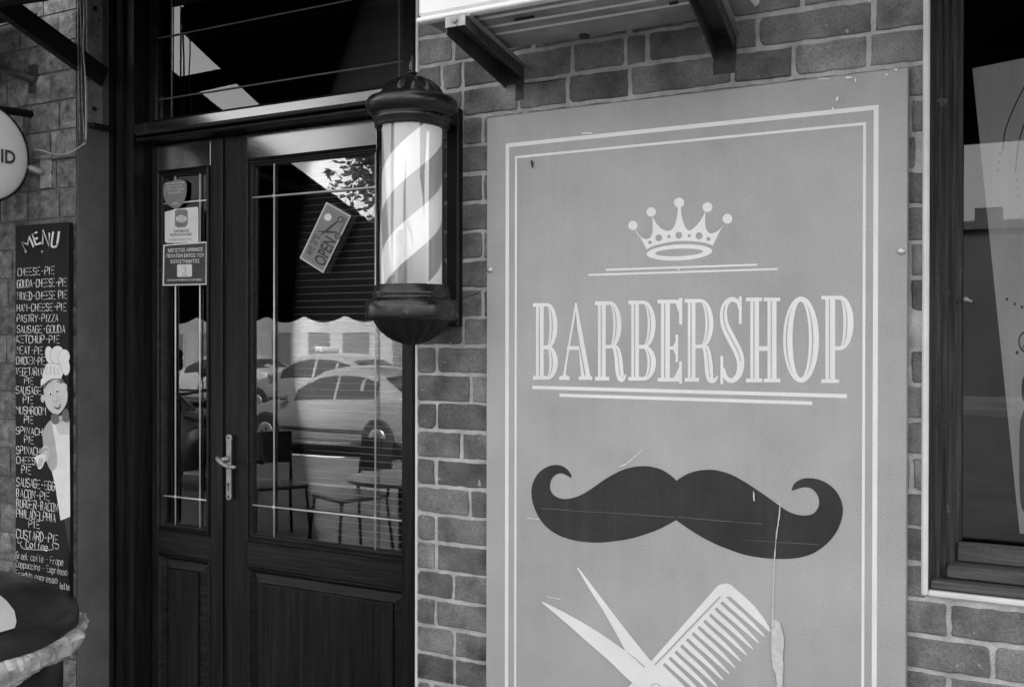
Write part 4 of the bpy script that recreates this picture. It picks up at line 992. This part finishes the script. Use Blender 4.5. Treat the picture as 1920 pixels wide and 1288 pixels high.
# arm from the bracket by the left reveal, running outward
xa_ = XD0+.012; p0 = PX(193, 146, xa_); p1 = p0+Vector((0, -.75, .378*.75))
b = MB()
def bar(a, c, w_, h_, m_):
    a, c = Vector(a), Vector(c); d = (c-a).normalized(); s_ = d.cross(Vector((0, 0, 1))).normalized()*w_/2; u_ = s_.cross(d).normalized()*h_/2
    b.loft([[p+s_+u_, p-s_+u_, p-s_-u_, p+s_-u_] for p in (a, c)], m_, True, True)
bar(p0, p1, .03, .07, 'arm metal'); b.build('support_strut', t)
b = MB(); Yr = .075; xr_ = XD0+.004
pa = PX(163, -40, xr_+.006); pb = PX(188, 232, xr_+.006)
y0_, y1_ = .03, .098; zb_ = PX(175, 232, xr_+.006).z
b.box(xr_+.001, xr_+.009, y0_, y1_, zb_, zb_+.60, 'plate metal', bev=.002)
b.box(xr_+.001, xr_+.03, y0_+.01, y1_+.02, zb_-.018, zb_-.001, 'arm metal', bev=.003)
b.build('mount_plate', t)
for (u, v) in ((177, 17), (176, 205)):
    b = MB(); p = PX(u, v, xr_+.01); b.lathe((0, p.y, p.z), [(.0085, xr_+.0095), (.0085, xr_+.016), (.004, xr_+.018)], 'black shade metal', n=6, axis='X', smooth=False); b.build('bolt', t)

wa = thing('added_window_awning', 'unseen dark awning with valance, added over the shop window to darken its reflection', 'awning', (.5, 0, 3.0))  # unseen awning added to darken the upper window reflection
b = MB(); b.loft([[(XW0-.02, y, z), (XW1+.1, y, z), (XW1+.1, y, z+.006), (XW0-.02, y, z+.006)] for y, z in ((-.02, 2.9), (-.45, 2.72), (-.9, 2.5))], 'awning cloth', True, True); b.build('canopy_cloth', wa)
b = MB(); b.box(XW0-.02, XW1+.1, -.905, -.901, 2.27, 2.495, 'awning cloth'); b.build('valance', wa)
b = MB(); b.tube([(XW0-.02, -.885, 2.485), (XW1+.1, -.885, 2.485)], .014, 'arm metal'); b.build('front_bar', wa)

# ================================================================ LITTER BIN
bx, by = -2.15, -1.04; rb = .30
dz = lambda u, v: (CAM+ray(u, v)*(((Vector((bx, by, 0))-CAM).dot(Vector((fwd.x, fwd.y, 0)).normalized())))).z
zrim = dz(-150, 1150)-.04; zap = dz(-60, 1062)-.03
bin_ = thing('litter_bin', 'dark plastic litter bin with domed lid and overhanging bag in front of the menu board', 'bin', (bx, by, 0))
b = MB(); b.lathe((bx, by), [(.24, 0), (.25, .02), (.275, zrim-.3), (.28, zrim-.02)], 'bin plastic', n=48); b.build('body', bin_)
b = MB(); H = zap-zrim; n = 64; loops = []
for k, (rr, h) in enumerate(((rb+.012, -.008), (rb+.012, .022), (rb-.004, .028), (rb-.012, .035), (rb*.93, H*.38), (rb*.82, H*.62), (rb*.62, H*.84), (rb*.36, H*.97), (.002, H*1.0))):
    loops.append([(bx+rr*math.cos(2*math.pi*i/n), by+rr*math.sin(2*math.pi*i/n), zrim+h) for i in range(n)])
b.loft(loops, 'bin plastic', False, False, smooth=True); b.build('domed_lid', bin_)
# flap on the street side of the dome
b = MB()
fa_ = math.atan2(-1.0, .42)
def dome(a, k):  # k 0 rim..1 top
    rr = [rb-.012, rb*.93, rb*.82, rb*.62, rb*.36, .002]; hh = [.035, H*.38, H*.62, H*.84, H*.97, H]
    x = k*5; i = min(4, int(x)); f_ = x-i; r_ = rr[i]*(1-f_)+rr[i+1]*f_+.004; h_ = hh[i]*(1-f_)+hh[i+1]*f_+.004
    return (bx+r_*math.cos(a), by+r_*math.sin(a), zrim+h_)
a_c = math.atan2(CAM.y-by, CAM.x-bx)-.12
vs = []; fs = []; na, nk = 12, 6
for j in range(nk+1):
    for i in range(na+1):
        k = .12+.74*j/nk; wdt = .50+.30*j/nk; vs.append(dome(a_c+.22+wdt*2*(i/na-.5), k))
for j in range(nk):
    for i in range(na): o = j*(na+1)+i; fs.append((o, o+1, o+na+2, o+na+1))
b.add(vs, fs, 'bin opening', smooth=True); b.build('flap', bin_)
b = MB(); n = 260; loops = []; rj = random.Random(9)
ph1 = [rj.uniform(0, 6.28) for _ in range(6)]
for j, (dr, h) in enumerate(((-.005, -.012), (.014, -.008), (.024, -.014), (.028, -.026), (.026, -.042), (.014, -.054), (-.022, -.056))):
    L = []
    for i in range(n):
        a = 2*math.pi*i/n
        wv = .016*abs(noise.noise(Vector((math.cos(a)*5, math.sin(a)*5, j*.35))))+.012*abs(noise.noise(Vector((math.cos(a)*14, math.sin(a)*14, j*.7+5))))+.005*noise.noise(Vector((math.cos(a)*34, math.sin(a)*34, j*1.1+9)))-.004
        hv = .012*math.sin(3*a+ph1[3])+.006*math.sin(9*a+ph1[4])
        pk = .03*math.exp(-(((a-(a_c+1.15)+math.pi) % (2*math.pi)-math.pi)/.12)**2) if j in (1, 2, 3) else 0
        L.append((bx+(rb+dr+(wv if j > 0 else 0)+pk*.5)*math.cos(a), by+(rb+dr+(wv if j > 0 else 0)+pk*.5)*math.sin(a), zrim+h+(hv if j > 1 else 0)+pk*.5))
    loops.append(L)
b.loft(loops, 'bin liner', smooth=False); b.build('bag', bin_)

# ================================================================ STREET BEHIND THE CAMERA (seen in the glass)
def lerp_tab(tab, x):
    for i in range(len(tab)-1):
        if x <= tab[i+1][0]:
            t = (x-tab[i][0])/(tab[i+1][0]-tab[i][0]); t = t*t*(3-2*t)*.35+t*.65
            return tab[i][1]+(tab[i+1][1]-tab[i][1])*t
    return tab[-1][1]
TOPT = [(0, .50), (.08, .64), (.35, .76), (1.15, .93), (1.95, 1.37), (2.35, 1.44), (2.9, 1.42), (3.35, 1.30), (3.85, 1.06), (4.3, 1.0), (4.42, .72)]
BELT = [(0, .48), (.1, .60), (.4, .72), (1.15, .86), (2.5, .90), (3.9, .97), (4.3, .95), (4.42, .68)]
WID = [(0, .60), (.12, .74), (.4, .83), (1.2, .87), (3.4, .87), (4.1, .82), (4.35, .74), (4.42, .62)]
def car(label, paint, loc, group, taxi=False):
    t = thing('parked_car', label, 'car', loc, group); ROOT[t] = Vector((0, 0, 0)); t.location = loc
    xs = [0, .05, .12, .25, .45, .7, .95, 1.15, 1.35, 1.55, 1.75, 1.95, 2.15, 2.4, 2.7, 2.95, 3.15, 3.35, 3.6, 3.85, 4.05, 4.25, 4.36, 4.42]
    def sec(x):
        w_, zt_, zb_ = lerp_tab(WID, x), lerp_tab(TOPT, x), lerp_tab(BELT, x); k = max(0, min(1, (zt_-zb_)/.45))
        return [(0, .2), (w_*.9, .2), (w_*.99, .32), (w_, .5 if zb_ > .55 else zb_*.8), (w_*.985, zb_-.05), (w_*.95, zb_), (w_*(.93-.20*k), zb_+(zt_-zb_)*.82), (w_*(.78-.18*k), zt_-.01), (w_*.3, zt_), (0, zt_+.005)]
    b = MB(); n = 10
    for s_ in (1, -1):
        vs = []; fs = []
        for x in xs: vs += [(x-2.2, s_*p[0], p[1]) for p in sec(x)]
        for i in range(len(xs)-1):
            for j in range(n-1):
                o = i*n+j; f_ = (o, o+1, o+n+1, o+n); fs.append(f_ if s_ < 0 else f_[::-1])
        fs.append(tuple(range(n))); fs.append(tuple((len(xs)-1)*n+i for i in range(n)))
        b.add(vs, fs, paint, smooth=True)
    b.build('body', t)
    for s_ in (1, -1):      # side glass
        for (xa, xb_) in ((1.5, 2.42), (2.48, 3.42)):
            b = MB(); lo_, hi_ = [], []
            for i in range(9):
                x = xa+(xb_-xa)*i/8; q_ = sec(x); a_, c_ = q_[5], q_[6]; f1 = .10; f2 = .93
                lo_.append((x-2.2, s_*(a_[0]+(c_[0]-a_[0])*f1+.006), a_[1]+(c_[1]-a_[1])*f1)); hi_.append((x-2.2, s_*(a_[0]+(c_[0]-a_[0])*f2+.006), a_[1]+(c_[1]-a_[1])*f2))
            b.loft([lo_, hi_], 'car glass', closed=False); b.build('side_window', t)
    for nm, (xa, xb_) in (('windscreen', (1.2, 1.88)), ('rear_window', (3.4, 3.82))):
        b = MB(); L = []
        for i in range(5):
            x = xa+(xb_-xa)*i/4; q_ = sec(x); L.append([(x-2.2, y_, z_+.008) for y_, z_ in ((-q_[7][0]*.98, q_[7][1]), (-q_[8][0], q_[8][1]), (q_[8][0], q_[8][1]), (q_[7][0]*.98, q_[7][1]))])
        b.loft(L, 'car glass', closed=False); b.build(nm, t)
    for x in (.82, 3.5):
        for s_ in (1, -1):
            b = MB(); c_ = (x-2.2, 0, .31)
            b.lathe(c_, [(.37, s_*.80), (.37, s_*.874), (.31, s_*.876)], 'tyre', n=28, axis='Y'); 
            wh = b.build('wheel', t)
            b = MB(); b.lathe(c_, [(.21, s_*.876), (.21, s_*.884), (.17, s_*.878), (.03, s_*.888)], 'rim', n=24, axis='Y')
            for a in range(5):
                aa = a*1.2566; b.box(c_[0]+math.cos(aa)*.1-.02, c_[0]+math.cos(aa)*.1+.02, s_*.8795, s_*.886, .31+math.sin(aa)*.1-.02, .31+math.sin(aa)*.1+.02, 'tyre')
            b.build('rim', wh)
    for s_ in (1, -1):
        b = MB(); b.lathe((0, s_*.6, .62), [(.02, -2.19), (.09, -2.13), (.10, -2.0), (.07, -1.9)], 'lamp lens', n=14, axis='X'); b.build('headlight', t)
        b = MB(); b.box(-.95, -.80, s_*.86, s_*1.0, .90, 1.0, paint, bev=.03); b.build('wing_mirror', t)
        b = MB(); b.box(-1.0, 1.0, s_*.862, s_*.882, .42, .47, 'tyre', bev=.008); b.build('side_trim', t)
    if taxi:
        b = MB(); b.box(-.1, .1, -.32, .32, 1.445, 1.57, 'car white', bev=.03); b.build('roof_sign', t)
    return t
G_ = 'cars parked across the street'
c0 = car('silver hatchback reflected in the middle of the door glass', 'car silver', (-9.95, -10.3, -.2), G_); c0.scale = (.82, 1, .98)
c1 = car('dark saloon with white roof sign behind the silver car reflected in the door', 'car silver', (-14.8, -15.6, -.2), G_, True); c1.scale = (1, 1, 1.05)
c2_ = car('white car reflected at the left of the large door glass', 'car white', (-19.6, -17.3, -.2), G_)
for i, (x, y, z, lab) in enumerate(((-7.0, -15.1, 0, 'silver car parked right of the taxi across the street'), (3.4, -15.2, 0, 'silver car parked straight across from the board'), (7.5, -15.0, 0, 'silver car parked far right across the street'))):
    copy_tree(c0, None, lab, (x, y, -.2), 0)
copy_tree(c2_, None, 'white car parked at the far left end of the parked row', (-27.5, -17.2, -.2), 0)

def tree(loc, h, cr_, label, seed):
    rj = random.Random(seed); t = thing('street_tree', label, 'tree', loc, 'street trees across the road'); ROOT[t] = Vector((0, 0, 0))
    b = MB(); b.tube([(0, 0, 0), (.05, .02, h*.25), (-.03, .05, h*.5), (.05, 0, h*.72)], [.2, .15, .12, .05], 'bark', n=10)
    for i in range(7):
        a = rj.uniform(0, 6.28); z = h*rj.uniform(.32, .55); b.tube([(0, 0, z), (math.cos(a)*cr_*.35, math.sin(a)*cr_*.35, z+cr_*.35), (math.cos(a)*cr_*.6, math.sin(a)*cr_*.6, z+cr_*.55)], [.07, .045, .02], 'bark', n=6)
    b.build('trunk', t)
    b = MB(); cl = [(rj.gauss(0, cr_*.33), rj.gauss(0, cr_*.33), h*.66+rj.gauss(0, cr_*.34), rj.uniform(.45, .85)*cr_*.6) for _ in range(26)]
    vs = []; fs = []
    for i in range(26000):
        c = rj.choice(cl); d = Vector((rj.gauss(0, 1), rj.gauss(0, 1), rj.gauss(0, 1))).normalized()*c[3]*rj.random()**.4
        p = Vector(c[:3])+d; s_ = rj.uniform(.06, .13); u_ = Vector((rj.gauss(0, 1), rj.gauss(0, 1), rj.gauss(0, 1))).normalized(); v_ = u_.orthogonal().normalized()
        o = len(vs); vs += [p-u_*s_, p+v_*s_*.5, p+u_*s_, p-v_*s_*.5]; fs.append((o, o+1, o+2, o+3))
    b.add(vs, fs, 'leaves'); b.build('crown', t)
tree((-12.9, -18.5, -.1), 9.2, 3.0, 'tall leafy street tree whose crown shows at the top of the large door glass', 3)
tree((-30, -22, -.1), 6.5, 2.2, 'small street tree near the far end of the car row', 4)
tree((3.5, -24, -.1), 6.5, 2.0, 'small street tree opposite the window', 5)
def house(x0, x1, y, h, wall, label, seed, fl=2, nw=5, chx=1):
    t = thing('street_building', label, 'building', ((x0+x1)/2, y, -.05), 'low buildings across the street'); rj = random.Random(seed)
    b = MB(); b.box(x0, x1, y-8, y, -.1, h, wall); b.box(x0-.15, x1+.15, y-8.1, y+.15, h+.004, h+.25, wall); b.build('wall', t)
    b = MB(); b.box(x0+chx, x0+chx+.8, y-4, y-3, h+.26, h+1.0, wall); b.build('chimney', t)
    for f_ in range(fl):
        for i in range(nw):
            xc = x0+(i+.5)*(x1-x0)/nw; zc2 = .5+f_*2.7 if f_ else .1
            b = MB(); ww = (x1-x0)/nw*.3; b.frame(xc-ww, xc+ww, zc2, zc2+1.9, [(0, y+.0), (0, y+.06), (.08, y+.06), (.1, y+.02)], 'render wall pale', fill='far window'); b.build('window', t)
house(-62, -46, -38, 4.6, 'render wall pale', 'pale two storey building at the far left across the street', 1)
house(-45, -32, -38, 5.4, 'render wall', 'mid grey two storey building left of the pale gap across the street', 2)
house(-31, -19, -36, 4.4, 'render wall pale', 'pale low building behind the parked taxi', 3, 1, 4)
house(-14, -7.2, -34, 5.4, 'render wall', 'grey building across the street left of centre', 4)
house(-6.75, 8.55, -30, 4.9, 'render wall dark', 'dark grey building directly opposite the window', 5, 1, 3, 4.6)
house(10, 24, -33, 6, 'render wall', 'grey building at the far right across the street', 6)

# cafe chair, table and scooter on the pavement
def cafe_chair(loc, rz, label):
    t = thing('cafe_chair', label, 'chair', loc, 'cafe chairs on the pavement'); ROOT[t] = Vector((0, 0, 0)); t.rotation_euler = (0, 0, rz)
    b = MB(); b.box(-.22, .22, -.22, .22, .43, .46, 'plastic black', bev=.012); b.build('seat', t)
    b = MB(); L = []
    for k in range(7):
        a = -1+2*k/6; L.append([(a*.21, .20+.05*(1-a*a), .60), (a*.21, .215+.05*(1-a*a), .60), (a*.23, .26+.06*(1-a*a), .86), (a*.23, .245+.06*(1-a*a), .86)])
    b.loft(L, 'plastic black', True, True); b.build('backrest', t)
    for sx in (-1, 1):
        for sy in (-1, 1):
            b = MB(); b.tube([(sx*.2, sy*.2, .44), (sx*.23, sy*.24, 0)], .013, 'plastic black'); b.build('leg', t)
        b = MB(); b.tube([(sx*.21, .2, .44), (sx*.215, .23, .7)], .013, 'plastic black'); b.build('back_post', t)
    return t
ch = cafe_chair((-4.7, -3.35, 0), R(200), 'black cafe chair nearest the large glass in the reflection')
copy_tree(ch, None, 'black cafe chair farther along the pavement by the round table', (-5.6, -3.5, 0), R(120))
t = thing('cafe_table', 'pale topped round cafe table on the pavement between the black chairs', 'table', (-3.7, -2.6, 0)); 
b = MB(); b.lathe((-3.7, -2.6), [(.34, .72), (.36, .73), (.36, .745), (.34, .75)], 'table top', n=32); b.build('tabletop', t)
b = MB(); b.lathe((-3.7, -2.6), [(.22, 0), (.22, .02), (.03, .05), (.03, .72)], 'plastic black', n=20); b.build('pedestal', t)
def scooter(loc, rz, label):
    t = thing('scooter', label, 'scooter', loc); ROOT[t] = Vector((0, 0, 0)); t.rotation_euler = (0, 0, rz)
    for x, nm in ((-.62, 'wheel'), (.62, 'wheel')):
        b = MB(); b.lathe((x, 0, .24), [(.14, -.05), (.22, -.05), (.24, 0), (.22, .05), (.14, .05)], 'tyre', n=28, axis='Y'); w_ = b.build(nm, t)
        b = MB(); b.lathe((x, 0, .24), [(.14, -.04), (.03, -.055), (.03, .055), (.14, .04)], 'rim', n=20, axis='Y'); b.build('rim', w_)
    b = MB()
    L = []
    for (x, zb2, zt2, wd) in ((-.42, .22, .98, .05), (-.36, .22, .9, .19), (-.28, .2, .42, .2), (.0, .2, .33, .19), (.12, .2, .5, .16), (.25, .24, .68, .17), (.6, .42, .74, .15), (.85, .5, .72, .06)):
        L.append([(x, -wd, zb2), (x, wd, zb2), (x, wd*.9, zt2-.05), (x, wd*.5, zt2), (x, -wd*.5, zt2), (x, -wd*.9, zt2-.05)])
    b.loft(L, 'car dark', True, True, smooth=True); b.build('body', t)
    b = MB(); b.box(.1, .75, -.14, .14, .75, .85, 'plastic black', bev=.04); b.build('seat', t)
    b = MB(); b.tube([(-.62, 0, .3), (-.42, 0, .98)], .03, 'plastic black'); b.tube([(-.36, -.34, 1.05), (-.42, -.1, 1.0), (-.42, .1, 1.0), (-.36, .34, 1.05)], .017, 'plastic black'); b.build('handlebar', t)
    for s_ in (-1, 1):
        b = MB(); b.tube([(-.40, s_*.2, 1.02), (-.42, s_*.27, 1.2)], .006, 'plastic black'); b.lathe((0, s_*.28, 1.24), [(.02, -.40), (.055, -.41), (.055, -.425), (.02, -.43)], 'plastic black', n=16, axis='X'); b.build('mirror', t)
    b = MB(); b.lathe((0, 0, .95), [(.03, -.56), (.08, -.52), (.09, -.46)], 'lamp lens', n=18, axis='X'); b.build('headlight', t)
    return t
scooter((-8.4, -5.3, 0), R(25), 'dark scooter parked at the kerb beyond the cafe table')
